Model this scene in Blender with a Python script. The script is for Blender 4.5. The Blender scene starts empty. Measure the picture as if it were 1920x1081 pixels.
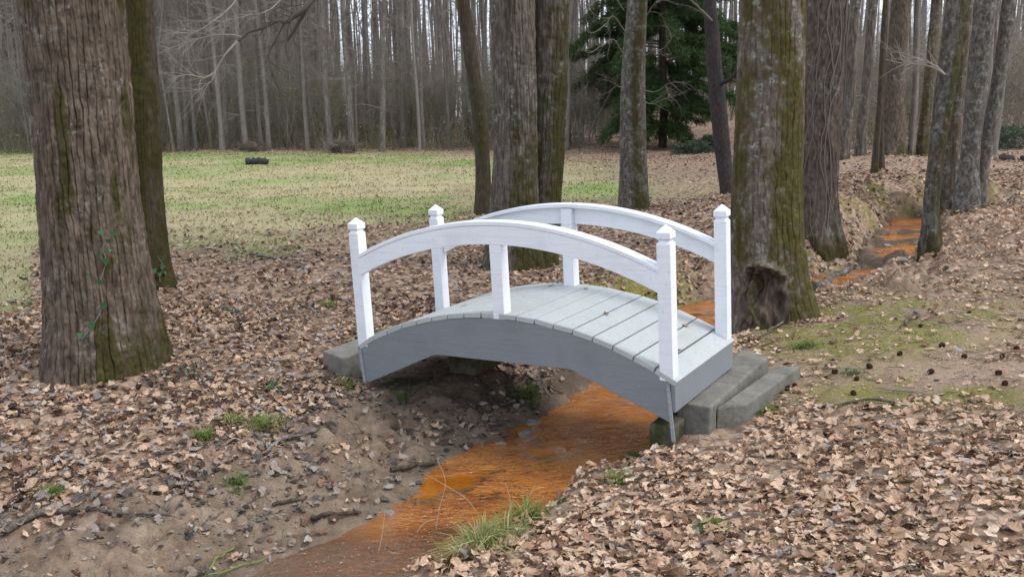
import bpy, math, random
import numpy as np
from mathutils import Matrix, Vector

rng = np.random.default_rng(7)
SC = bpy.context.scene
COL = SC.collection
PI = math.pi

# ------------------------------------------------------------------ camera frame
F, PIT, ROLL, CH = 1720.0, .184, -.022, 1.75
_c, _s = math.cos(ROLL), math.sin(ROLL)
_f = np.array([0, math.cos(PIT), -math.sin(PIT)])
_u = np.array([0, math.sin(PIT), math.cos(PIT)])
_x = np.array([1., 0, 0])
EX, EY, FW = _c * _x + _s * _u, _s * _x - _c * _u, _f
CAM = np.array([0, 0, CH])


def ray(px, py):
    px, py = np.asarray(px, float), np.asarray(py, float)
    return np.multiply.outer((px - 960) / F, EX) + np.multiply.outer((py - 540.5) / F, EY) + FW


def at(px, py, z):                       # point of the place seen at a pixel, at height z
    d = ray(px, py)
    return CAM + d * ((z - CH) / d[..., 2])[..., None]


def at_y(px, py, Y):                     # ... at distance Y
    d = ray(px, py)
    return CAM + d * (Y / d[..., 1])[..., None]


def pix(P):
    Q = np.asarray(P) - CAM
    d = np.maximum(Q @ FW, .05)
    return 960 + F * (Q @ EX) / d, 540.5 + F * (Q @ EY) / d, d


# ------------------------------------------------------------------ noise
def _hash(i, j, k):
    h = (i * 374761393 + j * 668265263 + k * 2147483647) & 0xffffffff
    h = ((h ^ (h >> 13)) * 1274126177) & 0xffffffff
    return ((h ^ (h >> 16)) & 0xffff) / 32767.5 - 1.0


def vn(x, y, z=None):                    # smooth value noise, -1..1
    x, y = np.asarray(x, float), np.asarray(y, float)
    z = np.zeros_like(x) if z is None else np.asarray(z, float)
    i, j, k = np.floor(x), np.floor(y), np.floor(z)
    a, b, c = x - i, y - j, z - k
    a, b, c = a * a * (3 - 2 * a), b * b * (3 - 2 * b), c * c * (3 - 2 * c)
    i, j, k = i.astype(np.int64) + 5000, j.astype(np.int64) + 5000, k.astype(np.int64) + 5000
    r = 0
    for di in (0, 1):
        for dj in (0, 1):
            for dk in (0, 1):
                w = (a if di else 1 - a) * (b if dj else 1 - b) * (c if dk else 1 - c)
                r = r + w * _hash(i + di, j + dj, k + dk)
    return r


def fbm(x, y, z=None, o=4):
    r, a = 0, 1.0
    for n in range(o):
        s = 2.03 ** n
        r = r + a * vn(x * s + 17 * n, y * s - 9 * n, None if z is None else z * s + 5 * n)
        a *= .5
    return r


def sstep(a, b, x):
    t = np.clip((x - a) / (b - a), 0, 1)
    return t * t * (3 - 2 * t)


# ------------------------------------------------------------------ objects
def tag(o, label=None, cat=None, group=None, kind=None):
    for k, v in (('label', label), ('category', cat), ('group', group), ('kind', kind)):
        if v:
            o[k] = v
    return o


def empty(name, loc=(0, 0, 0), label=None, cat=None, group=None):
    o = bpy.data.objects.new(name, None)
    o.empty_display_size = .1
    COL.objects.link(o)
    o.location = tuple(float(v) for v in loc)
    return tag(o, label, cat, group)


class MB:                                # collects vertices, faces and per-vertex attributes
    def __init__(s):
        s.v, s.f, s.n, s.a = [], [], 0, {}
        s.sh = []

    def add(s, V, faces, **at_):
        V = np.asarray(V, float).reshape(-1, 3)
        for fc in (faces if isinstance(faces, list) else [faces]):
            fc = np.asarray(fc, np.int64)
            if fc.size:
                s.f.append(fc + s.n)
        for k, val in at_.items():
            val = np.asarray(val, float)
            if val.ndim == 0 or (val.ndim == 1 and k == 'col' and val.shape[0] in (3, 4) and len(V) != val.shape[0]):
                val = np.broadcast_to(val, (len(V),) + val.shape)
            s.a.setdefault(k, []).append(val)
        s.v.append(V)
        s.n += len(V)
        return s

    def mesh(s, name, smooth=True):
        V = np.concatenate(s.v)
        me = bpy.data.meshes.new(name)
        me.vertices.add(len(V))
        me.vertices.foreach_set('co', V.astype(np.float32).ravel())
        loops = np.concatenate([f.ravel() for f in s.f])
        tot = np.concatenate([np.full(len(f), f.shape[1]) for f in s.f])
        st = np.concatenate([[0], np.cumsum(tot)[:-1]])
        me.loops.add(len(loops))
        me.loops.foreach_set('vertex_index', loops.astype(np.int32))
        me.polygons.add(len(tot))
        me.polygons.foreach_set('loop_start', st.astype(np.int32))
        me.polygons.foreach_set('loop_total', tot.astype(np.int32))
        me.polygons.foreach_set('use_smooth', np.full(len(tot), smooth))
        for k, l in s.a.items():
            A = np.concatenate(l)
            if A.ndim == 2:
                if A.shape[1] == 3:
                    A = np.c_[A, np.ones(len(A))]
                at_ = me.attributes.new(k, 'FLOAT_COLOR', 'POINT')
                at_.data.foreach_set('color', A.astype(np.float32).ravel())
            else:
                at_ = me.attributes.new(k, 'FLOAT', 'POINT')
                at_.data.foreach_set('value', A.astype(np.float32))
        me.update(calc_edges=True)
        return me

    def build(s, name, m, parent=None, smooth=True, loc=None):
        o = bpy.data.objects.new(name, s.mesh(name, smooth))
        COL.objects.link(o)
        for mm in (m if isinstance(m, (list, tuple)) else [m]):
            o.data.materials.append(mm)
        if parent is not None:
            o.parent = parent
        if loc is not None:
            o.location = tuple(float(v) for v in loc)
        return o


def frames(P):
    T = np.gradient(P, axis=0)
    T /= np.linalg.norm(T, axis=1)[:, None] + 1e-9
    ref = np.array([0, 0, 1.]) if abs(T[:, 2]).mean() < .8 else np.array([1., 0, 0])
    A = np.cross(T, ref)
    A /= np.linalg.norm(A, axis=1)[:, None] + 1e-9
    return T, A, np.cross(T, A)


def tube(mb, P, R, k=5, cap=True, **at_):
    P = np.asarray(P, float)
    R = np.broadcast_to(np.asarray(R, float), (len(P),))
    T, A, B = frames(P)
    th = np.arange(k) * 2 * PI / k
    V = P[:, None] + R[:, None, None] * (A[:, None] * np.cos(th)[None, :, None] + B[:, None] * np.sin(th)[None, :, None])
    n = len(P)
    i = np.arange(n - 1)[:, None] * k
    j = np.arange(k)[None]
    q = np.stack([i + j, i + (j + 1) % k, i + k + (j + 1) % k, i + k + j], -1).reshape(-1, 4)
    fs = [q]
    if cap:
        V = np.concatenate([V.reshape(-1, 3), P[:1], P[-1:]])
        j = np.arange(k)
        fs.append(np.stack([(j + 1) % k, j, np.full(k, n * k)], -1))
        fs.append(np.stack([(n - 1) * k + j, (n - 1) * k + (j + 1) % k, np.full(k, n * k + 1)], -1))
    mb.add(V, fs, **at_)


def prism(mb, base, top):                # closed solid between two rings of equal length
    base, top = np.asarray(base, float), np.asarray(top, float)
    n = len(base)
    j = np.arange(n)
    q = np.stack([j, (j + 1) % n, n + (j + 1) % n, n + j], -1)
    mb.add(np.concatenate([base, top]), [q, j[::-1][None], (n + j)[None]])


def box(mb, x0, x1, y0, y1, z0, z1):
    r = lambda z: [(x0, y0, z), (x1, y0, z), (x1, y1, z), (x0, y1, z)]
    prism(mb, r(z0), r(z1))


def bevel(o, w, seg=2):
    m = o.modifiers.new('bevel', 'BEVEL')
    m.width, m.segments, m.limit_method, m.angle_limit = w, seg, 'ANGLE', math.radians(30)
    m.harden_normals = False
    return o


# ------------------------------------------------------------------ materials
class NT:
    def __init__(s, name):
        s.m = bpy.data.materials.new(name)
        s.m.use_nodes = True
        s.t = s.m.node_tree
        s.b = s.t.nodes['Principled BSDF']
        s.out = s.t.nodes['Material Output']

    def n(s, typ, **kw):
        nd = s.t.nodes.new(typ)
        for k, v in kw.items():
            setattr(nd, k, v)
        return nd

    def set(s, sock, v):
        if isinstance(v, bpy.types.NodeSocket):
            s.t.links.new(v, sock)
        elif isinstance(v, (tuple, list)) and len(v) == 3 and sock.type == 'RGBA':
            sock.default_value = (*v, 1)
        else:
            sock.default_value = v

    def coord(s, scale=(1, 1, 1), kind='Object'):
        tc = s.n('ShaderNodeTexCoord')
        mp = s.n('ShaderNodeMapping')
        s.t.links.new(tc.outputs[kind], mp.inputs[0])
        mp.inputs['Scale'].default_value = scale
        return mp.outputs[0]

    def noise(s, vec, scale, detail=4, rough=.6, dist=0):
        nd = s.n('ShaderNodeTexNoise')
        s.t.links.new(vec, nd.inputs['Vector'])
        nd.inputs['Scale'].default_value = scale
        nd.inputs['Detail'].default_value = detail
        nd.inputs['Roughness'].default_value = rough
        nd.inputs['Distortion'].default_value = dist
        return nd.outputs['Fac']

    def vor(s, vec, scale, out='Color', feature='F1'):
        nd = s.n('ShaderNodeTexVoronoi', feature=feature)
        s.t.links.new(vec, nd.inputs['Vector'])
        nd.inputs['Scale'].default_value = scale
        return nd.outputs[out]

    def ramp(s, v, stops):
        nd = s.n('ShaderNodeValToRGB')
        s.set(nd.inputs[0], v)
        e = nd.color_ramp.elements
        while len(e) < len(stops):
            e.new(.5)
        for k, (p, c) in enumerate(stops):
            e[k].position = p
            e[k].color = (*c, 1) if isinstance(c, (tuple, list)) else (c, c, c, 1)
        return nd.outputs[0]

    def mix(s, f, a, b, typ='MIX'):
        nd = s.n('ShaderNodeMix', data_type='RGBA', blend_type=typ)
        s.set(nd.inputs[0], f)
        s.set(nd.inputs[6], a)
        s.set(nd.inputs[7], b)
        return nd.outputs[2]

    def math(s, op, a, b=0., c=None, clamp=False):
        nd = s.n('ShaderNodeMath', operation=op, use_clamp=clamp)
        s.set(nd.inputs[0], a)
        s.set(nd.inputs[1], b)
        if c is not None:
            s.set(nd.inputs[2], c)
        return nd.outputs[0]

    def smooth(s, v, a, b):
        nd = s.n('ShaderNodeMapRange', interpolation_type='SMOOTHSTEP')
        s.set(nd.inputs[0], v)
        nd.inputs[1].default_value, nd.inputs[2].default_value = a, b
        return nd.outputs[0]

    def attr(s, name, out='Color'):
        return s.n('ShaderNodeAttribute', attribute_name=name).outputs[out]

    def rnd(s):
        return s.n('ShaderNodeObjectInfo').outputs['Random']

    def sep(s, c):
        return s.t.nodes[s._sep(c)].outputs

    def _sep(s, c):
        nd = s.n('ShaderNodeSeparateColor')
        s.set(nd.inputs[0], c)
        return nd.name

    def bump(s, h, strength=.5, dist=.01):
        nd = s.n('ShaderNodeBump')
        s.set(nd.inputs['Height'], h)
        nd.inputs['Strength'].default_value = strength
        nd.inputs['Distance'].default_value = dist
        return nd.outputs[0]

    def fin(s, col=None, rough=.85, normal=None, spec=.3):
        if col is not None:
            s.set(s.b.inputs['Base Color'], col)
        s.set(s.b.inputs['Roughness'], rough)
        s.b.inputs['Specular IOR Level'].default_value = spec
        if normal is not None:
            s.set(s.b.inputs['Normal'], normal)
        return s.m


def bark(name, ca, cb, moss=(.052, .045, .012), lichen=.0, lcol=(.27, .285, .25), st=5., vary=.0, bs=1.0):
    t = NT(name)
    v = t.coord((1, 1, 1 / st))
    a = t.noise(v, 26, 5, .65)
    base = t.mix(t.smooth(a, .34, .66), ca, cb)
    vo = t.coord()
    big = t.noise(vo, 2.3, 3)
    base = t.mix(t.math('MULTIPLY', t.smooth(big, .4, .7), .45), base, tuple(.5 * (p + q) * .62 for p, q in zip(ca, cb)))
    if vary:
        base = t.mix(t.math('MULTIPLY', t.rnd(), vary), base, tuple(q * 1.5 for q in cb))
    if lichen:
        l = t.noise(vo, 11, 8, .82)
        l2 = t.noise(vo, 2.6, 3)
        m = t.math('MULTIPLY', t.smooth(l, .5, .66), t.smooth(l2, .62 - lichen * .4, .74 - lichen * .4))
        base = t.mix(m, base, lcol)
    mo = t.attr('moss', 'Fac')
    mn = t.noise(vo, 15, 6, .7)
    mp = t.noise(vo, 4.2, 4, .7)
    mm = t.math('MULTIPLY', t.smooth(t.math('ADD', t.math('MULTIPLY', mo, 1.), t.math('ADD', t.math('MULTIPLY', t.math('SUBTRACT', mn, .5), 1.3), t.math('MULTIPLY', t.math('SUBTRACT', mp, .5), 1.5))), .25, .85), .9)
    mc = t.mix(t.smooth(t.noise(vo, 30, 5, .7), .35, .65), tuple(c * .5 for c in moss), moss)
    mc = t.mix(t.smooth(t.noise(vo, 5.5, 4, .7), .5, .72), mc, (moss[0] * 1.05, moss[1] * 1.3, moss[2]))
    base = t.mix(mm, base, mc)
    h = t.math('ADD', a, t.math('MULTIPLY', mn, .5))
    return t.fin(base, .95, t.bump(h, .8 * bs, .012), .15)


M = {}
M['bark_oak'] = bark('brown furrowed bark', (.052, .039, .029), (.158, .120, .090), lichen=.35, lcol=(.25, .225, .2))
M['bark_dark'] = bark('dark mossy bark', (.045, .036, .027), (.095, .076, .055), lichen=.1, st=3)
M['bark_grey'] = bark('grey furrowed bark', (.058, .048, .038), (.165, .14, .118), lichen=.4)
M['bark_moss'] = bark('mossy lichen bark', (.08, .06, .047), (.18, .145, .118), moss=(.075, .062, .014), lichen=.75, lcol=(.29, .31, .275), st=3)
M['bark_vine'] = bark('brown flaky bark', (.062, .048, .038), (.165, .13, .103), lichen=.3, st=3)
M['bark_smooth'] = bark('grey lichen bark', (.055, .047, .04), (.165, .145, .128), lichen=.8, st=2.5)
M['bark_black'] = bark('dark purple bark', (.035, .028, .028), (.075, .062, .062), st=2)
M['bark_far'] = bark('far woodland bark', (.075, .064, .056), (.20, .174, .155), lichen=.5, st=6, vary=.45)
M['twig'] = NT('twig bark').fin((.16, .138, .12), .9)
M['twig_pale'] = NT('pale twig').fin((.33, .29, .25), .9)
M['twig_dark'] = NT('dark limb').fin((.10, .082, .07), .9)


def attr_mat(name, rough=.8, spec=.2, two=None, bumps=None):
    t = NT(name)
    c = t.attr('col')
    if bumps:
        v = t.coord()
        n = t.noise(v, bumps, 4)
        c = t.mix(t.smooth(n, .3, .75), t.mix(1, c, (.68, .66, .64), 'MULTIPLY'), c)
    t.fin(c, rough, None, spec)
    if two:                               # thin leaf: light comes through
        tr = t.n('ShaderNodeBsdfTranslucent')
        t.set(tr.inputs[0], c)
        mx = t.n('ShaderNodeMixShader')
        mx.inputs[0].default_value = two
        t.t.links.new(t.b.outputs[0], mx.inputs[1])
        t.t.links.new(tr.outputs[0], mx.inputs[2])
        t.t.links.new(mx.outputs[0], t.out.inputs[0])
    return t.m


M['leaf'] = attr_mat('dead leaves', .7, .25, .12, 60)
M['green'] = attr_mat('living leaves', .65, .3, .25)
M['needle'] = attr_mat('evergreen needles', .75, .2, .15)


def paint(name, col, worn, rough, amt):
    t = NT(name)
    v = t.coord()
    g = t.coord((2.5, 60, 60))
    n = t.noise(v, 5, 6, .7)
    c = t.mix(t.smooth(n, .45, .8), col, tuple(x * .86 for x in col))
    s = t.noise(v, 42, 5, .7)
    w = t.math('MULTIPLY', t.smooth(s, .60, .68), amt)
    c = t.mix(w, c, worn)
    gr = t.noise(g, 1, 4, .65)
    c = t.mix(t.math('MULTIPLY', t.smooth(gr, .48, .66), .3), c, tuple(x * .72 for x in col))
    st = t.noise(t.coord((1.2, 1.2, 5)), 2.2, 4)
    c = t.mix(t.math('MULTIPLY', t.smooth(st, .5, .7), .3 * amt), c, tuple(x * y for x, y in zip(col, (.78, .76, .62))))
    return t.fin(c, rough, t.bump(t.math('ADD', gr, t.math('MULTIPLY', n, .6)), .35, .005), .4)


M['white'] = paint('white paint', (.78, .81, .86), (.42, .38, .33), .45, .5)
M['deck'] = paint('light grey deck paint', (.41, .435, .43), (.27, .23, .165), .5, 1.)
M['skirt'] = paint('grey paint', (.20, .218, .235), (.36, .37, .38), .5, .35)
M['strap'] = paint('painted steel', (.30, .31, .33), (.22, .14, .09), .45, .8)
M['joist'] = NT('bare wood').fin((.10, .075, .05), .9)


def concrete():
    t = NT('weathered concrete')
    v = t.coord(kind='Object')
    n = t.noise(v, 6, 7, .75)
    f = t.noise(v, 90, 5, .7)
    c = t.ramp(n, [(.3, (.085, .080, .068)), (.5, (.165, .157, .135)), (.72, (.235, .222, .195))])
    c = t.mix(t.math('MULTIPLY', t.smooth(f, .5, .75), .5), c, (.13, .12, .10))
    g = t.noise(v, 3.2, 5)
    c = t.mix(t.math('MULTIPLY', t.smooth(g, .54, .7), .3), c, (.11, .115, .07))
    return t.fin(c, .9, t.bump(t.math('ADD', f, n), .35, .006), .25)


M['concrete'] = concrete()
t = NT('mossy concrete')
v = t.coord()
c = t.mix(t.smooth(t.noise(v, 9, 6, .7), .4, .6), (.10, .09, .07), (.045, .05, .02))
M['moss_concrete'] = t.fin(c, .95, t.bump(t.noise(v, 60, 5), .5, .01), .1)
t = NT('rotten wood')
v = t.coord((1, 1, .3))
c = t.ramp(t.noise(v, 14, 6, .7), [(.35, (.03, .022, .018)), (.55, (.085, .064, .05)), (.72, (.19, .15, .12))])
M['rot'] = t.fin(c, .95, t.bump(t.noise(v, 22, 4), .35, .012), .1)
t = NT('grey stone')
v = t.coord()
c = t.ramp(t.noise(v, 9, 6, .7), [(.3, (.11, .105, .10)), (.7, (.30, .28, .26))])
M['stone'] = t.fin(c, .8, t.bump(t.noise(v, 40, 5), .5, .01), .3)
t = NT('sweetgum burr')
M['burr'] = t.fin((.055, .028, .017), .9, None, .1)
t = NT('charred log')
v = t.coord((1, 1, 1))
M['char'] = t.fin(t.ramp(t.noise(v, 14, 6, .7), [(.3, (.016, .015, .016)), (.7, (.06, .055, .055))]), .9, t.bump(t.noise(v, 30, 4), .6, .02), .2)
M['cut'] = NT('cut wood').fin((.34, .27, .19), .9)
# ------------------------------------------------------------------ terrain
def P3(px, py, z):
    return tuple(at(px, py, z))


_cp = [P3(*q) for q in (
    (200, 700, -.10), (285, 545, -.02), (985, 507, -.06), (908, 407, .04), (1187, 397, .08), (1440, 610, -.16), (1530, 470, -.02),
    (1360, 365, .10), (480, 284, .62), (300, 270, .72), (0, 276, .72), (700, 274, .60), (1000, 300, .2), (1240, 288, .22),
    (1890, 305, .34), (1820, 378, .28), (1745, 472, -.03), (1500, 690, -.17), (1700, 690, -.06), (1900, 600, .0), (1500, 1075, -.05),
    (100, 1075, -.27), (0, 800, -.17), (630, 700, -.165), (660, 712, -.18), (690, 740, -.25), (1262, 828, -.26), (1330, 812, -.24), (500, 600, -.1),
    (1680, 290, .60), (1600, 296, .62), (1590, 378, .42), (1560, 415, .28), (1690, 332, .56), (1740, 335, .5), (1840, 470, .04), (1640, 312, .6), (0, 500, .0),
    (450, 480, -.03), (1000, 950, -.26), (1150, 880, -.26), (830, 1075, -.27), (1560, 560, -.1), (1250, 480, -.06), (1850, 800, -.07))]
_cp += [(0, 0, -.02), (3, 0, 0), (-6, 0, -.3), (8, 5, .1), (-12, 8, .0), (22, 60, 2.1), (40, 70, 3.2), (0, 85, 1.4), (-45, 85, 1.6), (-30, 25, .2),
        (30, 30, .6), (55, 45, 2.), (-60, 60, 1.2), (12, 45, 1.2), (0, -15, 0), (20, 5, .3), (60, 150, 6), (0, 160, 2.2), (-90, 150, 2.2)]
_cp = np.array(_cp)
_C = 1.6


def _phi(a, b):
    return np.sqrt(((a[:, None] - b[None]) ** 2).sum(-1) + _C * _C)


_n = len(_cp)
_A = np.zeros((_n + 3, _n + 3))
_A[:_n, :_n] = _phi(_cp[:, :2], _cp[:, :2]) - np.eye(_n) * .05
_A[:_n, _n] = 1
_A[:_n, _n + 1:] = _cp[:, :2]
_A[_n:, :_n] = _A[:_n, _n:].T
_w = np.linalg.solve(_A, np.r_[_cp[:, 2], 0, 0, 0])


def plateau(x, y):
    # beyond the known ground the land runs on level
    x, y = np.clip(x, -85, 60), np.clip(y, -15, 150)
    r = np.empty(len(x))
    for a in range(0, len(x), 40000):
        q = np.c_[x[a:a + 40000], y[a:a + 40000]]
        r[a:a + 40000] = _phi(q, _cp[:, :2]) @ _w[:_n] + _w[_n] + q @ _w[_n + 1:]
    return r


def XY(px, py, z):
    return tuple(at(px, py, z)[:2])


# left edge, right edge, water level, width of left and right bank, steepness of left and right bank
ST = [((-6.5, -1.), (-5.6, -2.), -.52, 1., .5, 1.2, 2.), ((-3.2, 2.2), (-2.2, 1.5), -.51, 1.1, .5, 1.2, 2.), ((-1.95, 3.5), (-1.15, 2.9), -.5, 1.1, .45, 1.2, 2.)]
for l, r in (((500, 1078), (690, 1090)), ((640, 1000), (830, 1058)), ((740, 940), (925, 1000)), ((830, 880), (1010, 945)), ((1000, 800), (1155, 858)), ((1060, 742), (1238, 812))):
    ST.append((XY(*l, -.5), XY(*r, -.41), -.5, *((1.05, .38, 1.25) if l[0] < 900 else (.85, .38, 1.5) if l[0] < 1050 else (.55, .38, 2.4)), 2.2))
ST += [((.58, 7.63), (1.38, 6.95), -.49, .42, .45, 3., 2.), ((1.1, 8.7), (1.75, 8.0), -.46, .9, .4, 1.5, 2.), ((1.62, 9.9), (2.2, 9.3), -.42, 1., .5, 1.4, 2.),
       ((2.5, 10.75), (3.0, 10.1), -.37, .8, .7, 1.6, 2.)]
for l, r, z in (((1510, 548), (1560, 548), -.29), ((1518, 522), (1618, 512), -.27), ((1606, 500), (1690, 500), -.24), ((1616, 474), (1712, 474), -.2), ((1624, 454), (1722, 453), -.15),
                ((1642, 434), (1736, 438), -.11), ((1664, 414), (1748, 420), -.09), ((1700, 410), (1775, 412), -.07), ((1790, 400), (1840, 408), -.05)):
    ST.append((XY(*l, z), XY(*r, z), z, .75, 1.4, 2.4, 1.05))
SL = np.array([s[0] for s in ST])
SR = np.array([s[1] for s in ST])
SP = np.array([s[2:] for s in ST])


def _seg(x, y, A, B):
    d = B - A
    L = d @ d + 1e-9
    t = np.clip(((x - A[0]) * d[0] + (y - A[1]) * d[1]) / L, 0, 1)
    return np.hypot(x - A[0] - t * d[0], y - A[1] - t * d[1]), t


def creek(x, y):
    """distance outside the water's edge (negative inside), side (0 left, 1 right), blended station values"""
    n = len(x)
    best = np.full(n, 1e9)
    val = np.zeros((n, SP.shape[1]))
    side = np.zeros(n)
    ins = np.zeros(n, bool)
    dl, dr = np.full(n, 1e9), np.full(n, 1e9)
    for i in range(len(ST) - 1):
        for S, dd, sd in ((SL, dl, 0), (SR, dr, 1)):
            d, t = _seg(x, y, S[i], S[i + 1])
            np.minimum(dd, d, out=dd)
            k = d < best
            best[k] = d[k]
            side[k] = sd
            val[k] = SP[i] + (SP[i + 1] - SP[i]) * t[k, None]
        q = [SL[i], SR[i], SR[i + 1], SL[i + 1]]
        s_ = np.ones(n, bool)
        for a in range(4):
            A, B = q[a], q[(a + 1) % 4]
            s_ &= (B[0] - A[0]) * (y - A[1]) - (B[1] - A[1]) * (x - A[0]) >= -1e-6
        ins |= s_
    side = (dr < dl).astype(float)
    return np.where(ins, -best, best), side, val


BARS = [(*XY(px_, py_, z_), r_) for px_, py_, z_, r_ in ((1640, 500, -.25, .22), (1676, 488, -.23, .24), (1632, 462, -.18, .26), (1692, 455, -.15, .24), (1622, 482, -.21, .22), (1690, 436, -.11, .2))]


def ground_info(x, y):
    x, y = np.asarray(x, float), np.asarray(y, float)
    wx = x + .11 * fbm(x * 2.3, y * 2.3, o=4)
    wy = y + .11 * fbm(x * 2.3 + 40, y * 2.3, o=4)
    zp = plateau(x, y)
    d = np.full(len(x), 50.)
    side = np.zeros(len(x))
    val = np.tile(SP[0], (len(x), 1)).astype(float)
    k = (x > -10) & (x < 16) & (y > -4) & (y < 24)
    if k.any():
        d[k], side[k], val[k] = creek(wx[k], wy[k])
    zw = val[:, 0]
    b = np.where(side > .5, val[:, 2], val[:, 1])
    e = np.where(side > .5, val[:, 4], val[:, 3])
    tt = np.clip(d / b, 0, 1)
    prof = np.where(tt < 1, 1 - (1 - tt) ** e, 1)
    prof = prof * (1 - .15 * (1 - tt)) if True else prof
    bar = np.zeros(len(x))
    for bx_, by_, br_ in BARS:
        bar = np.maximum(bar, np.exp(-((x - bx_) / (br_ * 1.8)) ** 2 - ((y - by_) / (br_ * .55)) ** 2))
    z = np.where(d > 0, zw + np.maximum(zp - zw, .02) * prof, zw - .09 * sstep(0, .3, -d) - .01 + bar * .16)
    nz = fbm(x * 1.3, y * 1.3, o=3) * .03 + fbm(x * 6, y * 6, o=3) * .012
    mud = sstep(1.35, .5, d / np.maximum(b, .3)) * (d > -.05)
    lump = np.abs(fbm(x * 3.2 + .5 * fbm(x * 4, y * 4, o=2), y * 6.5, o=5)) * .075 - .025
    fa, fc_ = x * .72 + y * .69, -x * .69 + y * .72
    terr = (1 - np.abs(fbm(fa * 1.1 + 3, fc_ * 4.2, o=3))) ** 3 * .05 - .02
    rough_ = terr * mud * (y < 9) * sstep(.05, .3, d) + fbm(x * 9, y * 14, o=3) * .022 * mud * sstep(.0, .15, d) + np.abs(fbm(x * 2.4, y * 2.4 + 5, o=4)) * .17 * (y > 9.3) * mud * sstep(.02, .3, d)
    z = z + nz * sstep(-.1, .4, d) + lump * mud * sstep(0, .25, d) + rough_
    far = sstep(14, 40, y)
    z = z + far * fbm(x * .12, y * .12, o=2) * .08
    # undercut scar of the left bank under the bridge
    return z, d, side, val, mud


def H(x, y):
    return ground_info(np.atleast_1d(x), np.atleast_1d(y))[0]


def gp(px, py):                          # where a pixel meets the ground
    px, py = np.atleast_1d(np.asarray(px, float)), np.atleast_1d(np.asarray(py, float))
    z = np.full(len(px), -.1)
    for _ in range(14):
        P = at(px, py, z)
        z = .5 * z + .5 * H(P[:, 0], P[:, 1])
    P[:, 2] = z
    return P


def axis(lo, hi, c0, c1, fine, grow):
    a = list(np.arange(c0, c1, fine))
    s, v = fine, c1
    while v < hi:
        a.append(v)
        s *= grow
        v += s
    s, v = fine, c0
    while v > lo:
        s *= grow
        v -= s
        a.insert(0, v)
    return np.array(a)


gx = axis(-420, 420, -4.2, 5.2, .026, 1.035)
gy = axis(-60, 700, 2.6, 9.2, .026, 1.02)
GX, GY = np.meshgrid(gx, gy)
X, Y = GX.ravel(), GY.ravel()
Z, D, SD, VAL, MUD = ground_info(X, Y)
PX, PY, PD = pix(np.c_[X, Y, Z])


def gauss(px, py, cx, cy, rx, ry):
    return np.exp(-((px - cx) / rx) ** 2 - ((py - cy) / ry) ** 2)


def zones(x, y, z, d, side, val):
    """leaf cover, green cover, moss and bare path, each 0..1, by place"""
    px, py, dep = pix(np.c_[x, y, z])
    n1 = fbm(x * .8, y * .8, o=3)
    n2 = fbm(x * 2.7 + 9, y * 2.7, o=3)
    # the meadow: beyond the first leaves, left of the cedar
    edge = 455 + np.clip((px - 300) * .0, 0, 0) - np.clip(px - 560, 0, 400) * .18 + 26 * n1
    back = 286 + np.clip(px - 760, 0, 600) * .05 + 5 * n2
    mead = sstep(edge + 45, edge - 40, py) * sstep(back - 7, back + 8, py) * sstep(1420, 1250, px) * (y > 6)
    mead = np.where(px < 60, sstep(640, 500, py + 30 * n1) * sstep(272, 284, py), mead)
    band = gauss(px, py, 1300, 320, 190, 38) + .8 * gauss(px, py, 1180, 385, 210, 32)
    patch = gauss(px, py, 1110, 357, 90, 17)
    mead = np.clip(mead * (1 - np.clip(band, 0, .9)) + patch, 0, 1)
    path = 1.2 * gauss(px, py, 1820, 650, 370, 98) * (1 + .35 * n1) + .85 * gauss(px, py, 1570, 700, 150, 50) + .5 * gauss(px, py, 1850, 530, 200, 45)
    path = np.clip(path, 0, 1) * (side > .5)
    mossy = np.clip(1.5 * gauss(px, py, 1580, 625, 180, 55) + 1.3 * gauss(px, py, 1740, 738, 260, 26) + gauss(px, py, 1780, 595, 160, 45), 0, 1) * (side > .5) * sstep(-.5, .2, n2 + .25)
    rgreen = .8 * gauss(px, py, 1880, 335, 130, 30) * (side > .5) * (px > 1500)
    leaf = 1 - .88 * mead - .8 * path * (1 - .3 * n2) - .5 * mossy
    leaf = np.clip(leaf, .06, 1)
    b = np.where(side > .5, val[:, 2], val[:, 1])
    vloc = (x - .9498) * .5294 + (y - 5.419) * .848
    down = (side < .5) & (vloc < .75)
    up_ = (y > 9.3) & (side < .5)
    shore = np.where(down, sstep(.55, 1.12, d + .25 * n2 + .12 * n1), np.where(up_, sstep(-.4, .15, d / b + .3 * n2), sstep(.03, .3, d + .08 * n2)))
    under = (vloc > -.05) & (vloc < .85) & (side < .5) & (d < 1.6)
    shore = np.where(under, shore * .15, shore)
    shore = np.where(down & (d > 0), np.maximum(shore, .14 + .22 * sstep(-.1, .5, n2)), shore)
    leaf = leaf * shore
    mossy = np.clip(mossy + up_ * (d > 0) * sstep(1.6, .3, d / b) * sstep(-.3, .4, n1 + .5 * n2), 0, 1)
    leaf[d < 0] = 0
    wood = sstep(0, 3, y - 40) * .6
    return leaf, np.clip(mead + rgreen, 0, 1), mossy, path, px, py, dep, n1, n2


LEAF, GREEN, MOSS, PATH, _, _, _, N1, N2 = zones(X, Y, Z, D, SD, VAL)
nx, ny = len(gx), len(gy)


def lush_of(x, y, px, py):
    return np.clip(.33 + .36 * fbm(x * .55 + 20, y * .55, o=3) + .5 * gauss(px, py, 1110, 357, 90, 17) + .5 * gauss(px, py, 200, 284, 420, 14) + .3 * gauss(px, py, 760, 395, 120, 18) + .2 * gauss(px, py, 100, 360, 300, 40) - .28 * gauss(px, py, 620, 350, 420, 28), 0, 1)


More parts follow.
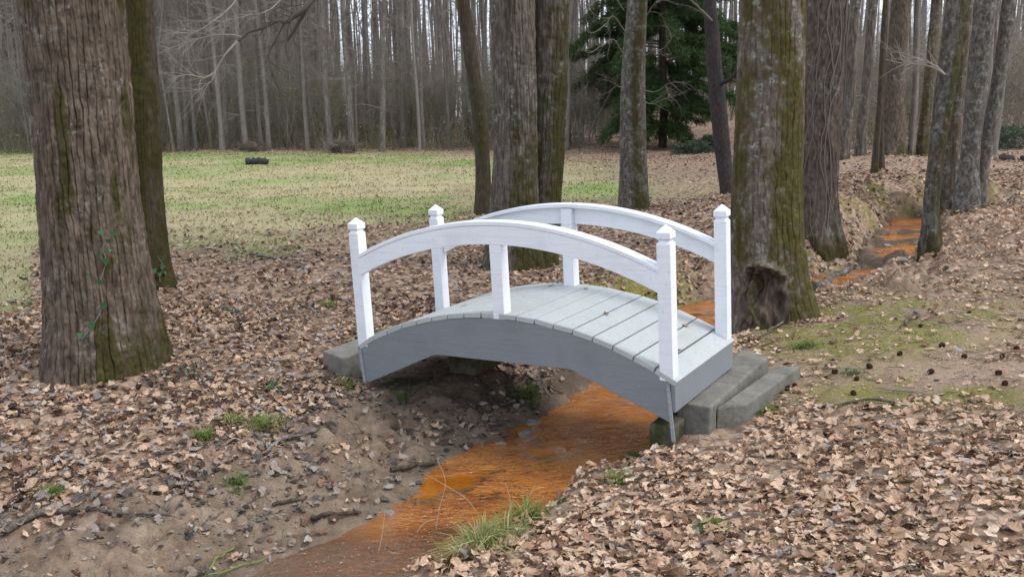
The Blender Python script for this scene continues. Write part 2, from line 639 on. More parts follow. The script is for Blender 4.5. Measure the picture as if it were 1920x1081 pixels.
LUSH = lush_of(X, Y, *pix(np.c_[X, Y, Z])[:2])
i = (np.arange(ny - 1)[:, None] * nx + np.arange(nx - 1)[None]).ravel()
g = MB()
wet = sstep(.5, -.02, D) * (Y < 9.2)
g.add(np.c_[X, Y, Z], np.stack([i, i + 1, i + nx + 1, i + nx], -1),
      cover=np.c_[LEAF, GREEN, MOSS, PATH], wet=np.c_[sstep(.0, -.24, D + .05 * N2) * (1 - .45 * sstep(5.1, 4.2, Y)) * (Z < VAL[:, 0] - .03), wet, np.maximum(MUD * (SD < .5) * (Y < 9.), D < .03), LUSH])

t = NT('ground')
v = t.coord()
cv = t.n('ShaderNodeAttribute', attribute_name='cover')
so = t.sep(cv.outputs['Color'])
path_a = cv.outputs['Alpha']
_wa = t.n('ShaderNodeAttribute', attribute_name='wet')
wo = t.sep(_wa.outputs['Color'])
lush = _wa.outputs['Alpha']
# soil
n = t.noise(v, 9, 7, .7)
n2 = t.noise(v, 60, 4, .7)
soil = t.ramp(n, [(.3, (.075, .05, .036)), (.55, (.14, .098, .072)), (.75, (.21, .155, .12))])
# litter of leaves too small or too far to stand out
vc = t.vor(v, 13)
vs = t.sep(vc)
lit = t.ramp(vs[0], [(0., (.1, .066, .047)), (.3, (.22, .14, .095)), (.6, (.36, .245, .17)), (.85, (.47, .345, .25)), (1., (.36, .31, .27))])
vd = t.sep(t.vor(v, 34))
lit = t.mix(.45, lit, t.ramp(vd[0], [(0., (.09, .06, .045)), (.5, (.27, .175, .12)), (1., (.45, .32, .23))]))
c = t.mix(so[0], soil, lit)
# meadow
g1 = t.noise(v, .55, 4, .6)
g2 = t.noise(v, 22, 5, .75)
gr = t.mix(t.smooth(t.math('ADD', lush, t.math('MULTIPLY', t.math('SUBTRACT', g2, .5), 1.2)), .15, .75), (.36, .31, .175), (.2, .265, .08))
gr = t.mix(t.math('MULTIPLY', t.smooth(g2, .55, .72), .6), gr, (.38, .29, .19))
c = t.mix(so[1], c, gr)
# trodden path
pc = t.mix(t.smooth(n2, .35, .7), (.31, .21, .145), (.41, .31, .235))
c = t.mix(t.math('MULTIPLY', path_a, .85), c, pc)
mo = t.math('MULTIPLY', so[2], t.math('MULTIPLY', t.smooth(t.noise(v, 5, 8, .8), .35, .52), .92))
c = t.mix(mo, c, t.mix(t.smooth(n2, .4, .65), (.14, .14, .03), (.25, .22, .06)))
# sand and mud of the shore
mu = t.ramp(t.noise(v, 5, 8, .78), [(.3, (.06, .044, .032)), (.44, (.175, .126, .087)), (.57, (.285, .213, .15)), (.7, (.41, .33, .25))])
mu = t.mix(t.smooth(t.noise(v, 33, 5, .7), .58, .7), mu, (.085, .08, .08))
sg = t.n('ShaderNodeSeparateXYZ')
t.t.links.new(v, sg.inputs[0])
bare = t.math('MULTIPLY', wo[2], t.math('SUBTRACT', 1., so[0]), clamp=True)
dk_ = t.math('MULTIPLY', t.smooth(sg.outputs[1], 6.1, 6.9), t.smooth(t.noise(v, 3, 5), .3, .5))
mu = t.mix(t.math('MULTIPLY', dk_, .85), mu, t.mix(t.smooth(n2, .4, .7), (.05, .036, .026), (.12, .09, .066)))
c = t.mix(bare, c, mu)
edge = t.math('MULTIPLY', wo[1], t.math('SUBTRACT', 1., so[0]), clamp=True)
c = t.mix(t.math('MULTIPLY', edge, .5), c, (.10, .07, .048))
# orange bed
bd = t.ramp(t.noise(v, 4.5, 7, .7), [(.28, (.17, .058, .008)), (.5, (.42, .165, .022)), (.72, (.56, .29, .085))])
c = t.mix(wo[0], c, bd)
h = t.math('ADD', t.math('MULTIPLY', n, .9), t.math('MULTIPLY', vs[1], t.math('MULTIPLY', so[0], .5)))
ro = t.math('SUBTRACT', .95, t.math('MULTIPLY', edge, .35))
M['ground'] = t.fin(c, ro, t.bump(t.math('ADD', h, t.math('MULTIPLY', n2, .35)), .9, .04), .25)
gobj = g.build('ground', M['ground'])
tag(gobj, 'leaf strewn wooded ground with a sandy creek bed and a thin green meadow', 'ground', None, 'structure')

# water: one sheet from station to station, its edges buried in the banks
w = MB()
rows = []
NC = 15
for k in range(len(ST) - 1):
    m = 14 if k > 1 else 6
    for a in range(m + (k == len(ST) - 2)):
        f_ = a / m
        L_, R_ = SL[k] + (SL[k + 1] - SL[k]) * f_, SR[k] + (SR[k + 1] - SR[k]) * f_
        zz = SP[k, 0] + (SP[k + 1, 0] - SP[k, 0]) * f_
        e_ = (R_ - L_) / np.linalg.norm(R_ - L_)
        L_, R_ = L_ - e_ * .3, R_ + e_ * .3
        rows.append([(*(L_ + (R_ - L_) * q / (NC - 1)), zz) for q in range(NC)])
rows = np.array(rows)
i = (np.arange(len(rows) - 1)[:, None] * NC + np.arange(NC - 1)[None]).ravel()
w.add(rows.reshape(-1, 3), np.stack([i, i + 1, i + NC + 1, i + NC], -1))
t = NT('creek water')
t.t.nodes.remove(t.b)
v = t.coord()
v2 = t.coord((1., 2.4, 1.))
rot = t.n('ShaderNodeMapping')
t.t.links.new(t.coord(), rot.inputs[0])
rot.inputs['Rotation'].default_value = (0, 0, math.radians(-38))
rot.inputs['Scale'].default_value = (.8, 1.7, 1)
rip = t.noise(rot.outputs[0], 9, 2, .5, 1.4)
rip2 = t.noise(rot.outputs[0], 21, 2, .5, 1.)
sx0 = t.n('ShaderNodeSeparateXYZ')
t.t.links.new(v, sx0.inputs[0])
calm = t.smooth(t.math('ADD', t.noise(v, 1.35, 2), t.math('MULTIPLY', t.smooth(sx0.outputs[1], 5.1, 4.3), .2)), .37, .58)
hh = t.math('MULTIPLY', t.math('ADD', rip, t.math('MULTIPLY', rip2, .35)), t.math('ADD', t.math('MULTIPLY', calm, 1.1), .02))
bn = t.bump(hh, 1.0, .1)
tr0 = t.n('ShaderNodeBsdfTransparent')
t.set(tr0.inputs[0], (.95, .76, .48))
df = t.n('ShaderNodeBsdfDiffuse')
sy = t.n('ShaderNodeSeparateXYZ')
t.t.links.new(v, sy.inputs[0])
t.set(df.inputs[0], t.mix(t.math('MULTIPLY', t.smooth(t.math('ADD', sy.outputs[1], t.math('MULTIPLY', t.noise(v, 2.6, 3), .6)), 5.15, 4.7), .75), t.mix(t.smooth(t.noise(v, 2.3, 5, .7), .35, .65), (.29, .083, .007), (.45, .168, .024)), (.46, .29, .19)))  # near shallows: sand tone plus the pale sky sheen, mixed into the diffuse colour
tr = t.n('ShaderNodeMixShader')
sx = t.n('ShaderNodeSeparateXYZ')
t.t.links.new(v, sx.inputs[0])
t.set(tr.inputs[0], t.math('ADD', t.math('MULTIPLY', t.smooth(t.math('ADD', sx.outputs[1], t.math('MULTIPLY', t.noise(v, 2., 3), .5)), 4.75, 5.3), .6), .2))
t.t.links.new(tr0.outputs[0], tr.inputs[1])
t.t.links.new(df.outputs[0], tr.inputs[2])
gl = t.n('ShaderNodeBsdfGlossy')
t.set(gl.inputs['Roughness'], t.math('ADD', t.math('MULTIPLY', calm, .05), .03))
t.set(gl.inputs['Normal'], bn)
fr = t.n('ShaderNodeFresnel')
fr.inputs[0].default_value = 1.33
t.set(fr.inputs['Normal'], bn)
mx = t.n('ShaderNodeMixShader')
t.set(mx.inputs[0], t.math('MULTIPLY', fr.outputs[0], 2.1, clamp=True))
t.t.links.new(tr.outputs[0], mx.inputs[1])
t.t.links.new(gl.outputs[0], mx.inputs[2])
t.t.links.new(mx.outputs[0], t.out.inputs[0])
M['water'] = t.m
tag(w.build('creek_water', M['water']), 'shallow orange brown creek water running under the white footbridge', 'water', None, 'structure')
# ------------------------------------------------------------------ footbridge
BR = Matrix(((0.8477, 0.5294, -0.0337, .9498), (-0.5299, 0.84802, -0.00771, 5.419), (0.0245, 0.0244, 0.9994, .1597), (0, 0, 0, 1)))
BL, BW = 2.43, .995
HP = .0445                                # half a post


def bw(u, v_, z):
    return np.array(BR @ Vector((u, v_, z)))


bridge = empty('footbridge', (0, 0, 0), 'small arched wooden footbridge with white handrails and grey deck across the orange creek', 'footbridge')
bridge.matrix_world = BR


def arc(u, z0, rise, u0, u1):            # circle through the ends and the crown
    c = (u1 - u0) / 2
    r = (c * c + rise * rise) / (2 * rise)
    return z0 + rise - r + np.sqrt(np.maximum(r * r - (u - (u0 + u1) / 2) ** 2, 0))


dk = lambda u: arc(u, .035, .298, -BL + .01, .0 + .01)
rl = lambda u: arc(u, .690, .265, -2.385, -.03)


def ribbon(mb, us, zb, zt, v0, v1):      # curved board: bottom and top heights along u, from v0 to v1
    n = len(us)
    V = np.concatenate([np.c_[us, np.full(n, a), z] for a, z in ((v0, zb), (v1, zb), (v1, zt), (v0, zt))])
    i = np.arange(n - 1)
    fs = []
    for a in range(4):
        b = (a + 1) % 4
        fs.append(np.stack([a * n + i, a * n + i + 1, b * n + i + 1, b * n + i], -1))
    fs.append(np.array([[0, n, 2 * n, 3 * n], [n - 1, 4 * n - 1, 3 * n - 1, 2 * n - 1]]))
    mb.add(V, fs)


# deck planks
d_ = MB()
NP = 18
cu = np.linspace(-BL - .035, .075, NP + 1)
for k in range(NP):
    a, b = cu[k] + .005, cu[k + 1] - .005
    za, zb = float(dk(np.array(np.clip(a, -BL + .01, .01)))), float(dk(np.array(np.clip(b, -BL + .01, .01))))
    if a < -BL + .01:
        za -= .035
    if b > .01:
        zb -= .035
    du, dz = b - a, zb - za
    L = math.hypot(du, dz)
    nx_, nz_ = -dz / L * .036, du / L * .036
    jit = rng.normal(0, .0016, 2)
    v0, v1 = -.046 + rng.normal(0, .002), BW + .046 + rng.normal(0, .002)
    ring = lambda vv: [(a - nx_, vv, za - nz_ + jit[0]), (b - nx_, vv, zb - nz_ + jit[1]), (b, vv, zb + jit[1]), (a, vv, za + jit[0])]
    prism(d_, ring(v1), ring(v0))
deck = bevel(d_.build('deck', M['deck'], bridge, False), .004, 2)

# side skirts: curved above, three straight cuts below
us = np.linspace(-BL - .012, .022, 60)
top = np.where(us > .0, dk(np.minimum(us, .01)) - .038, dk(np.clip(us, -BL + .011, .01)) - .038)
bot = np.interp(us, [-BL - .012, -2.40, -1.751, -.667, .024], [-.29, -.284, -.004, .0, -.27])
for v0, v1 in ((-.042, -.002), (BW + .002, BW + .042)):
    s_ = MB()
    ribbon(s_, us, bot, top, v0, v1)
    o = bevel(s_.build('side_skirt', M['skirt'], bridge, False), .003, 2)
    # the joints between the boards it is made of
# end boards and joists
for u0, u1 in ((-BL - .046, -BL - .014), (.024, .054)):
    e_ = MB()
    box(e_, u0, u1, -.04, BW + .04, -.2, -.012)
    bevel(e_.build('end_board', M['skirt'], bridge, False), .003, 2)
j_ = MB()
for vv in (.33, .62):
    ribbon(j_, us[2:-2], bot[2:-2] + .1, top[2:-2] - .01, vv, vv + .04)
j_.build('joist', M['joist'], bridge, False)


def post(u, v_, zb, zt):
    p = MB()
    h = HP
    prism(p, [(u + a * h, v_ + b * h, zb) for a, b in ((-1, -1), (1, -1), (1, 1), (-1, 1))],
          [(u + a * h, v_ + b * h, zt) for a, b in ((-1, -1), (1, -1), (1, 1), (-1, 1))])
    return bevel(p.build('post', M['white'], bridge, False), .004, 2)


def cap(par, u, v_, z):
    c_ = MB()
    q = lambda h, z_: [(u + a * h, v_ + b * h, z_) for a, b in ((-1, -1), (1, -1), (1, 1), (-1, 1))]
    lv = [(HP, z), (HP - .011, z + .010), (HP - .011, z + .020), (HP + .001, z + .032), (HP + .001, z + .068), (.003, z + .112)]
    V = np.concatenate([q(h, z_) for h, z_ in lv])
    i = np.arange(4)
    fs = [np.stack([k * 4 + i, k * 4 + (i + 1) % 4, k * 4 + 4 + (i + 1) % 4, k * 4 + 4 + i], -1) for k in range(len(lv) - 1)]
    fs += [np.array([[3, 2, 1, 0], [20, 21, 22, 23]])]
    c_.add(V, fs)
    return bevel(c_.build('post_cap', M['white'], par, False), .0025, 2)


for u, v_, tz in ((-BL + .012, 0, .957), (0, 0, .948), (-BL + .0, BW, .938), (.0, BW, .955)):
    p = post(u, v_, -.005, tz - .112)
    cap(p, u, v_, tz - .112)
# middle posts, notched round the rail
um = -1.19
for v_, o_ in ((0, -1), (BW, 1)):
    zb = float(dk(np.array(um))) - .04
    zt = float(rl(np.array(um)))
    p = MB()
    h = HP
    box(p, um - h, um + h, v_ - h, v_ + h, zb, zt - .157)
    a, b = sorted((v_ - o_ * h, v_ + o_ * -.003))
    box(p, um - h, um + h, a, b, zt - .1565, zt - .035)
    bevel(p.build('post', M['white'], bridge, False), .0035, 2)
# handrails: an arched board with a cap strip
ur = np.linspace(-2.385 + HP * .1, -.03 - HP * .1, 60)
for v_, o_ in ((0, -1), (BW, 1)):
    r_ = MB()
    a, b = sorted((v_ + o_ * (HP + .001), v_ + o_ * .002))
    ribbon(r_, ur, rl(ur) - .156, rl(ur) - .031, a, b)
    rail = bevel(r_.build('handrail', M['white'], bridge, False), .003, 2)
    c_ = MB()
    ribbon(c_, ur, rl(ur) - .030, rl(ur), v_ - .05, v_ + .05)
    bevel(c_.build('rail_cap', M['white'], rail, False), .005, 3)
# steel straps at the two near corners
for u0, u1, zb in ((-BL + .002, -2.388, -.365), (.0, .04, -.385)):
    s_ = MB()
    sgn = 1 if u0 < -1 else 1
    for a, b in ((0, .012), (.012, .016)):
        pass
    uu = np.array([u0, u0 + .022]) if u0 > -1 else np.array([u0 - .03, u0 - .006])
    dx = .028 if u0 > -1 else .028
    rb = [(uu[0] + dx, -.052, zb), (uu[1] + dx, -.052, zb), (uu[1] + dx, -.0435, zb), (uu[0] + dx, -.0435, zb)]
    rt = [(uu[0], -.052, -.03), (uu[1], -.052, -.03), (uu[1], -.0435, -.03), (uu[0], -.0435, -.03)]
    prism(s_, rb, rt)
    for k in range(4):
        f_ = .08 + .22 * k
        cc = (1 - f_) * np.array(rt[0]) + f_ * np.array(rb[0]) + np.array([.011, -.001, 0])
        tube(s_, [cc, cc + [0, -.006, 0]], [.006, .004], 8)
    s_.build('steel_strap', M['strap'], bridge, False)

# ------------------------------------------------------------------ concrete blocks
def block(name, quad, h, label, mat, lean=0.):
    q = np.array(quad)
    base = q.copy()
    base[:, 2] -= h
    c0 = q.mean(0)
    c0[2] -= h
    b_ = MB()
    ctr = base.mean(0)[:2]
    base[:, :2] = ctr + (base[:, :2] - ctr) * (1 + lean)
    prism(b_, base - c0, q - c0)
    o = bevel(b_.build(name, mat, None, False, c0), .014, 2)
    ss = o.modifiers.new('dice', 'SUBSURF')
    ss.subdivision_type, ss.levels, ss.render_levels = 'SIMPLE', 5, 5
    for nm, sz, st in (('worn', .2, .009), ('pitted', .03, .005)):
        tx = bpy.data.textures.new(nm, 'CLOUDS')
        tx.noise_scale, tx.noise_depth = sz, 3
        dp = o.modifiers.new(nm, 'DISPLACE')
        dp.texture, dp.strength, dp.texture_coords = tx, st, 'GLOBAL'
    return tag(o, label, 'concrete block', 'concrete blocks at the footbridge ends')


zA = -.045
block('concrete_block', [at(1270, 752, zA), at(1332, 763, zA), at(1442, 667, zA + .03), at(1392, 654, zA + .03)], .3,
      'grey concrete step block laid directly against the end board of the footbridge', M['concrete'], .02)
zB = -.075
block('concrete_block', [at(1344, 763, zB), at(1400, 757, zB), at(1502, 684, zB + .01), at(1453, 687, zB + .01)], .3,
      'outer grey concrete step block skewed away from the footbridge, beside the leafy path', M['concrete'], .015)
zl = .045
q0, q1 = at(604, 657, -.04), at(642, 671, -.04)
vv = np.array(BR.to_3x3() @ Vector((0, 1, 0)))
uu = np.array(BR.to_3x3() @ Vector((1, 0, 0)))
block('concrete_block', [q0, q1, q1 + vv * 1.02, q0 + vv * 1.02], .3,
      'mossy concrete step block at the meadow end of the footbridge', M['concrete'], .02)


def under(u0, u1, v0, v1, z0, z1, label):
    m0 = np.array(BR.to_3x3())
    c = [bw(a, b, z1) for a, b in ((u0, v0), (u1, v0), (u1, v1), (u0, v1))]
    return block('concrete_block', c, z1 - z0, label, M['moss_concrete'], .03)


under(-2.38, -2.1, .0, .3, -.55, -.33, 'moss covered footing block in the dark under the meadow end of the footbridge')
under(-2.0, -1.75, .45, 1.0, -.3, -.16, 'darker footing slab under the middle of the meadow end of the footbridge')
under(-.13, .03, -.02, .5, -.6, -.30, 'small pale footing block under the skirt beside the orange water')
# ------------------------------------------------------------------ trees
def crom(T, P, t):                       # smooth interpolation of rows of P at t
    out = []
    P = np.asarray(P, float)
    if P.ndim == 1:
        P = P[:, None]
    m = np.gradient(P, T, axis=0)
    k = np.clip(np.searchsorted(T, t) - 1, 0, len(T) - 2)
    h = (T[k + 1] - T[k])[:, None]
    s = ((t - T[k]) / (T[k + 1] - T[k]))[:, None]
    return (2 * s ** 3 - 3 * s ** 2 + 1) * P[k] + (s ** 3 - 2 * s ** 2 + s) * h * m[k] + (-2 * s ** 3 + 3 * s ** 2) * P[k + 1] + (s ** 3 - s ** 2) * h * m[k + 1]


def trunk_mesh(mb, base, zz, cen, rad, k, top_fine, dz, ridges=40, amp=.01, kind='furrow', flare=.3, lobes=5, moss=None, seed=0, extra=None):
    """zz: heights (world) of the control rings, cen: their centres (x, y), rad: radii; mesh is local to base"""
    z0 = base[2] - .3
    hs = np.concatenate([np.arange(z0, top_fine, dz), np.linspace(top_fine, zz[-1], 26)])
    cc = crom(zz, cen, np.clip(hs, zz[0], zz[-1]))
    rr = np.maximum(crom(zz, rad, np.clip(hs, zz[0], zz[-1]))[:, 0], .012)
    th = np.arange(k) * 2 * PI / k
    HH, TH = np.meshgrid(hs, th, indexing='ij')
    R = np.broadcast_to(rr[:, None], HH.shape).copy()
    ct, st_ = np.cos(TH), np.sin(TH)
    ab = np.maximum(HH - base[2], 0)
    lob = .5 + .5 * np.cos(lobes * TH + seed * 1.7 + 1.2 * vn(ct * 1.3 + seed, st_ * 1.3))
    R *= 1 + flare * np.exp(-ab / (.28 + .25 * rr[0])) * (.35 + .9 * lob)
    R *= 1 + .035 * vn(ct * 1.6 + seed * 3, st_ * 1.6, HH * .9) + .03 * np.cos(lobes * TH + seed) * np.exp(-ab / 1.5)
    rm = float(np.median(rr))
    if kind == 'furrow':
        wv = .8 * fbm(ct * rm * 5 + seed, st_ * rm * 5, HH * .45, 2) + .3 * fbm(ct * rm * 16 + seed, st_ * rm * 16, HH * 5, 3)
        ph = ridges * TH / (2 * PI) + wv
        tri = 1 - np.abs(2 * (ph - np.floor(ph)) - 1)
        brk = vn(ct * rm * 22, st_ * rm * 22 + seed, HH * 9)
        gate = .55 + .45 * sstep(-.5, .3, vn(ct * rm * 30 + 3, st_ * rm * 30, HH * 3.5 + seed))
        d = 1 - (1 - np.minimum(tri * 4.6, 1) ** 1.5) * gate
        d = d * (1 + .55 * brk - .5 * sstep(.35, .75, vn(ct * rm * 18 + 9, st_ * rm * 18, HH * 15 + seed))) + .26 * vn(ct * rm * 75, st_ * rm * 75, HH * 42) + .16 * vn(ct * rm * 32, st_ * rm * 32, HH * 20)
        d = (d - .6) * amp
    else:
        d = amp * (fbm(ct * rm * 26 + seed, st_ * rm * 26, HH * 7, 4) + .5 * np.abs(vn(ct * rm * 50, st_ * rm * 50, HH * 14)))
    R = R + d
    if extra is not None:
        R = R + extra(HH, TH, R)
    V = np.stack([cc[:, :1] + R * ct, cc[:, 1:] + R * st_, HH], -1).reshape(-1, 3) - base
    n = len(hs)
    i = np.arange(n - 1)[:, None] * k
    j = np.arange(k)[None]
    q = np.stack([i + j, i + (j + 1) % k, i + k + (j + 1) % k, i + k + j], -1).reshape(-1, 4)
    ms = np.zeros(HH.shape)
    if moss is not None:
        ms = moss(HH - base[2], TH, vn(ct * 2.2 + seed, st_ * 2.2, HH * 1.1), vn(ct * 5 + seed, st_ * 5, HH * 4))
    mb.add(V, q, moss=np.clip(ms, 0, 1.3).ravel())


def grow(mb, P, D, L, r, lev, rg, up=.05, k=4, wig=.16, kids=(5, 4, 3), sides=(5, 4, 3, 3), attr=None):
    """a bare limb and its twigs"""
    n = max(4, int(L / .22) if L < 2.5 else 10)
    n = min(n, 11)
    pts = [np.asarray(P, float)]
    D = np.asarray(D, float) / np.linalg.norm(D)
    for a in range(n):
        D = D + rg.normal(0, wig, 3) + [0, 0, up]
        D /= np.linalg.norm(D)
        pts.append(pts[-1] + D * L / n)
    pts = np.array(pts)
    rad = r * np.linspace(1, .28, len(pts))
    tube(mb, pts, rad, sides[min(lev, len(sides) - 1)], False)
    if lev < len(kids):
        for a in range(kids[lev]):
            f_ = rg.uniform(.25, .97)
            i_ = min(int(f_ * n), n - 1)
            T = pts[i_ + 1] - pts[i_]
            T /= np.linalg.norm(T)
            s_ = rg.normal(0, 1, 3)
            s_ -= s_ @ T * T
            s_ /= np.linalg.norm(s_)
            ang = rg.uniform(.5, 1.1)
            grow(mb, pts[i_], T * math.cos(ang) + s_ * math.sin(ang), L * rg.uniform(.35, .6) * (1 - .3 * f_), rad[i_] * .55, lev + 1, rg, up, k, wig, kids, sides)


def crown_mesh(z0, path, rad, n, rg, L0=2.6):
    """limbs of a tall trunk; path(z) gives its centre, rad(z) its radius, local heights"""
    mb = MB()
    zt = path[1]
    for a in range(n):
        f_ = (a + rg.random()) / n
        z_ = z0 + (zt - z0) * f_
        az = rg.uniform(0, 2 * PI)
        el = rg.uniform(.35, .95)
        c = path[0](z_)
        L = L0 * (1 - .55 * f_) * rg.uniform(.7, 1.25)
        grow(mb, [c[0], c[1], z_], [math.cos(az) * math.cos(el), math.sin(az) * math.cos(el), math.sin(el)], L, rad(z_) * rg.uniform(.3, .5), 0, rg)
    c = path[0](zt - .05)
    grow(mb, [c[0], c[1], zt - .05], [0, 0, 1], 2., rad(zt), 0, rg, kids=(6, 4, 3))
    return mb


def hero(name, px, Yb, label, cat, mat, ztop=11., k=120, dz=.02, crown=14, crown_z=None, part='trunk', root=None, group=None, **kw):
    """px: rows of (pixel x, pixel y, pixel width) from the top of the picture down to the base, all at distance Yb"""
    px = np.array(px, float)[::-1]
    Yb = Yb + .8 * px[-1, 2] * Yb / F / 2
    P = at_y(px[:, 0], px[:, 1], Yb)
    dep = (P - CAM) @ FW
    rad = px[:, 2] * dep / F / 2
    z = P[:, 2]
    bx, by = P[0, 0], P[0, 1]
    bz = float(H(bx, by)[0])
    zz = np.r_[bz - .35, z[z > bz - .3]]
    cen = np.concatenate([P[:1, :2], P[z > bz - .3, :2]])
    rad = np.r_[rad[0], rad[z > bz - .3]]
    top = zz[-1]
    sl = (cen[-1] - cen[-3]) / (zz[-1] - zz[-3])
    ex = np.array([.33, .66, 1.]) * (ztop - top)
    zz = np.r_[zz, top + ex]
    cen = np.concatenate([cen, cen[-1] + sl * .6 * ex[:, None]])
    rad = np.r_[rad, rad[-1] * np.array([.82, .58, .3])]
    base = np.array([bx, by, bz])
    made = root is None
    if made:
        root = empty(name, base, label, cat, group)
    base = np.array(root.location)
    mb = MB()
    trunk_mesh(mb, base, zz, cen, rad, k, top + .3, dz, **kw)
    tr_ = mb.build(part, mat, root)
    if crown:
        f_ = lambda z_: crom(zz, cen, np.array([z_ + base[2]]))[0] - base[:2]
        g_ = lambda z_: float(np.interp(z_ + base[2], zz, rad))
        rg = np.random.default_rng(int(abs(bx * 1000)) + k)
        z0 = (crown_z or (top + 1.2)) - base[2]
        crown_mesh(z0, (f_, ztop - base[2]), g_, crown, rg).build('crown', M['twig'], root)
    return root, dict(zz=zz, cen=cen, rad=rad, base=base)


def face(th, az, p=1.5):                 # 1 on the side that looks towards az
    return (.5 + .5 * np.cos(th - az)) ** p


cam_side = -PI / 2


def m_t1(h, th, n, n2):
    return .8 * sstep(.36, .7, n + .3 * n2) + .5 * np.exp(-h / .22) * face(th, cam_side + .9, 1.2) * (1 + n2) + .6 * sstep(.3, .9, face(th, .1, 2)) * np.exp(-h / .9) - .08


T1, t1 = hero('oak_tree', [(133, -60, 178), (135, 0, 180), (148, 130, 175), (160, 270, 172), (173, 430, 177), (187, 560, 192), (195, 650, 208), (199, 706, 222)], 6.77,
              'huge brown furrowed oak trunk with small green ivy leaves, left of the footbridge', 'tree', M['bark_oak'], 12., 680, .0085, 16,
              ridges=50, amp=.018, flare=.09, lobes=5, moss=m_t1, seed=3)
T2, t2 = hero('oak_tree', [(259, -40, 52), (260, 0, 52), (270, 200, 55), (280, 400, 54), (289, 500, 57), (295, 548, 64)], 9.9,
              'dark moss covered trunk standing half behind the huge brown oak', 'tree', M['bark_dark'], 11., 200, .018, 12,
              ridges=30, amp=.01, flare=.25, lobes=4, moss=lambda h, th, n, n2: .5 + .35 * n + .4 * face(th, cam_side - .6) * .6 + .3 * np.exp(-h / .6), seed=5)


def m_tw(s):
    def f(h, th, n, n2):
        return (.85 * face(th, cam_side + .75, 2) + .3 * n - .1) * sstep(4.6, .4, h + .7 * n2) * .9 + .4 * np.exp(-h / .4)
    return f if not s else (lambda h, th, n, n2: f(h, th, n, n2) + .3 + .2 * n2)


TW, tw = hero('twin_trunk_tree', [(959, -40, 80), (960, 0, 80), (966, 200, 78), (964, 390, 88), (962, 470, 96), (962, 507, 104)], 10.9,
              'broad grey twin trunked tree with mossy flanks right behind the middle of the footbridge', 'tree', M['bark_grey'], 13., 300, .014, 12,
              ridges=34, amp=.019, flare=.14, lobes=4, moss=m_tw(0), seed=8)
hero('twin_trunk_tree', [(1038, -40, 64), (1036, 0, 64), (1029, 200, 64), (1018, 390, 64), (1008, 470, 68), (1004, 505, 74)], 11.15, '', '', M['bark_grey'], 12.5, 240, .014, 10,
     root=TW, ridges=28, amp=.016, flare=.14, lobes=4, moss=m_tw(1), seed=11)
SLIM, slim = hero('slender_tree', [(862, -40, 22), (868, 0, 23), (885, 120, 26), (899, 220, 27), (906, 340, 28), (907, 408, 31)], 16.2,
                  'slim dark tree leaning left, close beside the broad twin trunked tree', 'tree', M['bark_dark'], 9.5, 90, .03, 9,
                  ridges=16, amp=.008, flare=.25, lobes=3, moss=lambda h, th, n, n2: .35 + .3 * n, seed=13)
MID, mid = hero('oak_tree', [(1197, -40, 36), (1195, 0, 37), (1189, 100, 42), (1187, 180, 47), (1187, 270, 50), (1188, 340, 53), (1188, 400, 58)], 16.05,
                'upright trunk with grey patches and moss in front of the dark evergreen', 'tree', M['bark_smooth'], 12., 150, .03, 12,
                ridges=24, amp=.009, flare=.18, lobes=4, moss=lambda h, th, n, n2: .75 * face(th, cam_side + .5, 2.) + .4 * n - .1, seed=17)
DARK, dark = hero('dark_tree', [(1325, -40, 22), (1330, 0, 23), (1340, 130, 28), (1350, 230, 30), (1358, 310, 28), (1363, 366, 24)], 18.8,
                  'bent blackish bare trunk leaning left between the evergreen and the big mossy tree', 'tree', M['bark_black'], 10., 80, .035, 9,
                  ridges=14, amp=.006, flare=.12, lobes=3, seed=19)

# the mossy tree with its rotten scar
sc_az, sc_z = cam_side - .34, .34


def scar(HH, TH, R):
    dz = (HH - (bz_m + sc_z))
    dt = np.arctan2(np.sin(TH - sc_az), np.cos(TH - sc_az)) * R
    q = np.hypot((dt + .25 * np.minimum(dz, .3) * .5) / .165, dz / np.where(dz > 0, .2, .36))
    q = q + .12 * vn(dt * 9, dz * 9, HH * 0 + 3) + .08 * vn(dt * 25, dz * 25, HH * 0 + 3)
    rim = sstep(-.6, .05, dz) * (.75 + .45 * vn(dt * 14 + 5, dz * 14, HH * 0))
    return -.11 * sstep(1.0, .55, q) + .055 * rim * np.exp(-((q - 1.08) / .16) ** 2)


bz_m = float(H(2.37, 8.32)[0])
MOS, mos = hero('mossy_tree', [(1450, -50, 116), (1449, 0, 118), (1443, 200, 121), (1438, 330, 124), (1437, 420, 128), (1440, 500, 134), (1443, 560, 140), (1443, 612, 146)], 8.32,
                'stout green mossy trunk with a dark rotten hollow, beside the right end of the footbridge', 'tree', M['bark_moss'], 13., 440, .0095, 14,
                kind='furrow', ridges=30, amp=.013, flare=.3, lobes=4, extra=scar,
                moss=lambda h, th, n, n2: .5 + .42 * n + .25 * n2 + .26 * face(th, cam_side + 1.3, 2) + .55 * np.exp(-h / .5) * face(th, cam_side + 1., 1) - .35 * face(th, PI, 2.) * sstep(2., 0, h), seed=2)
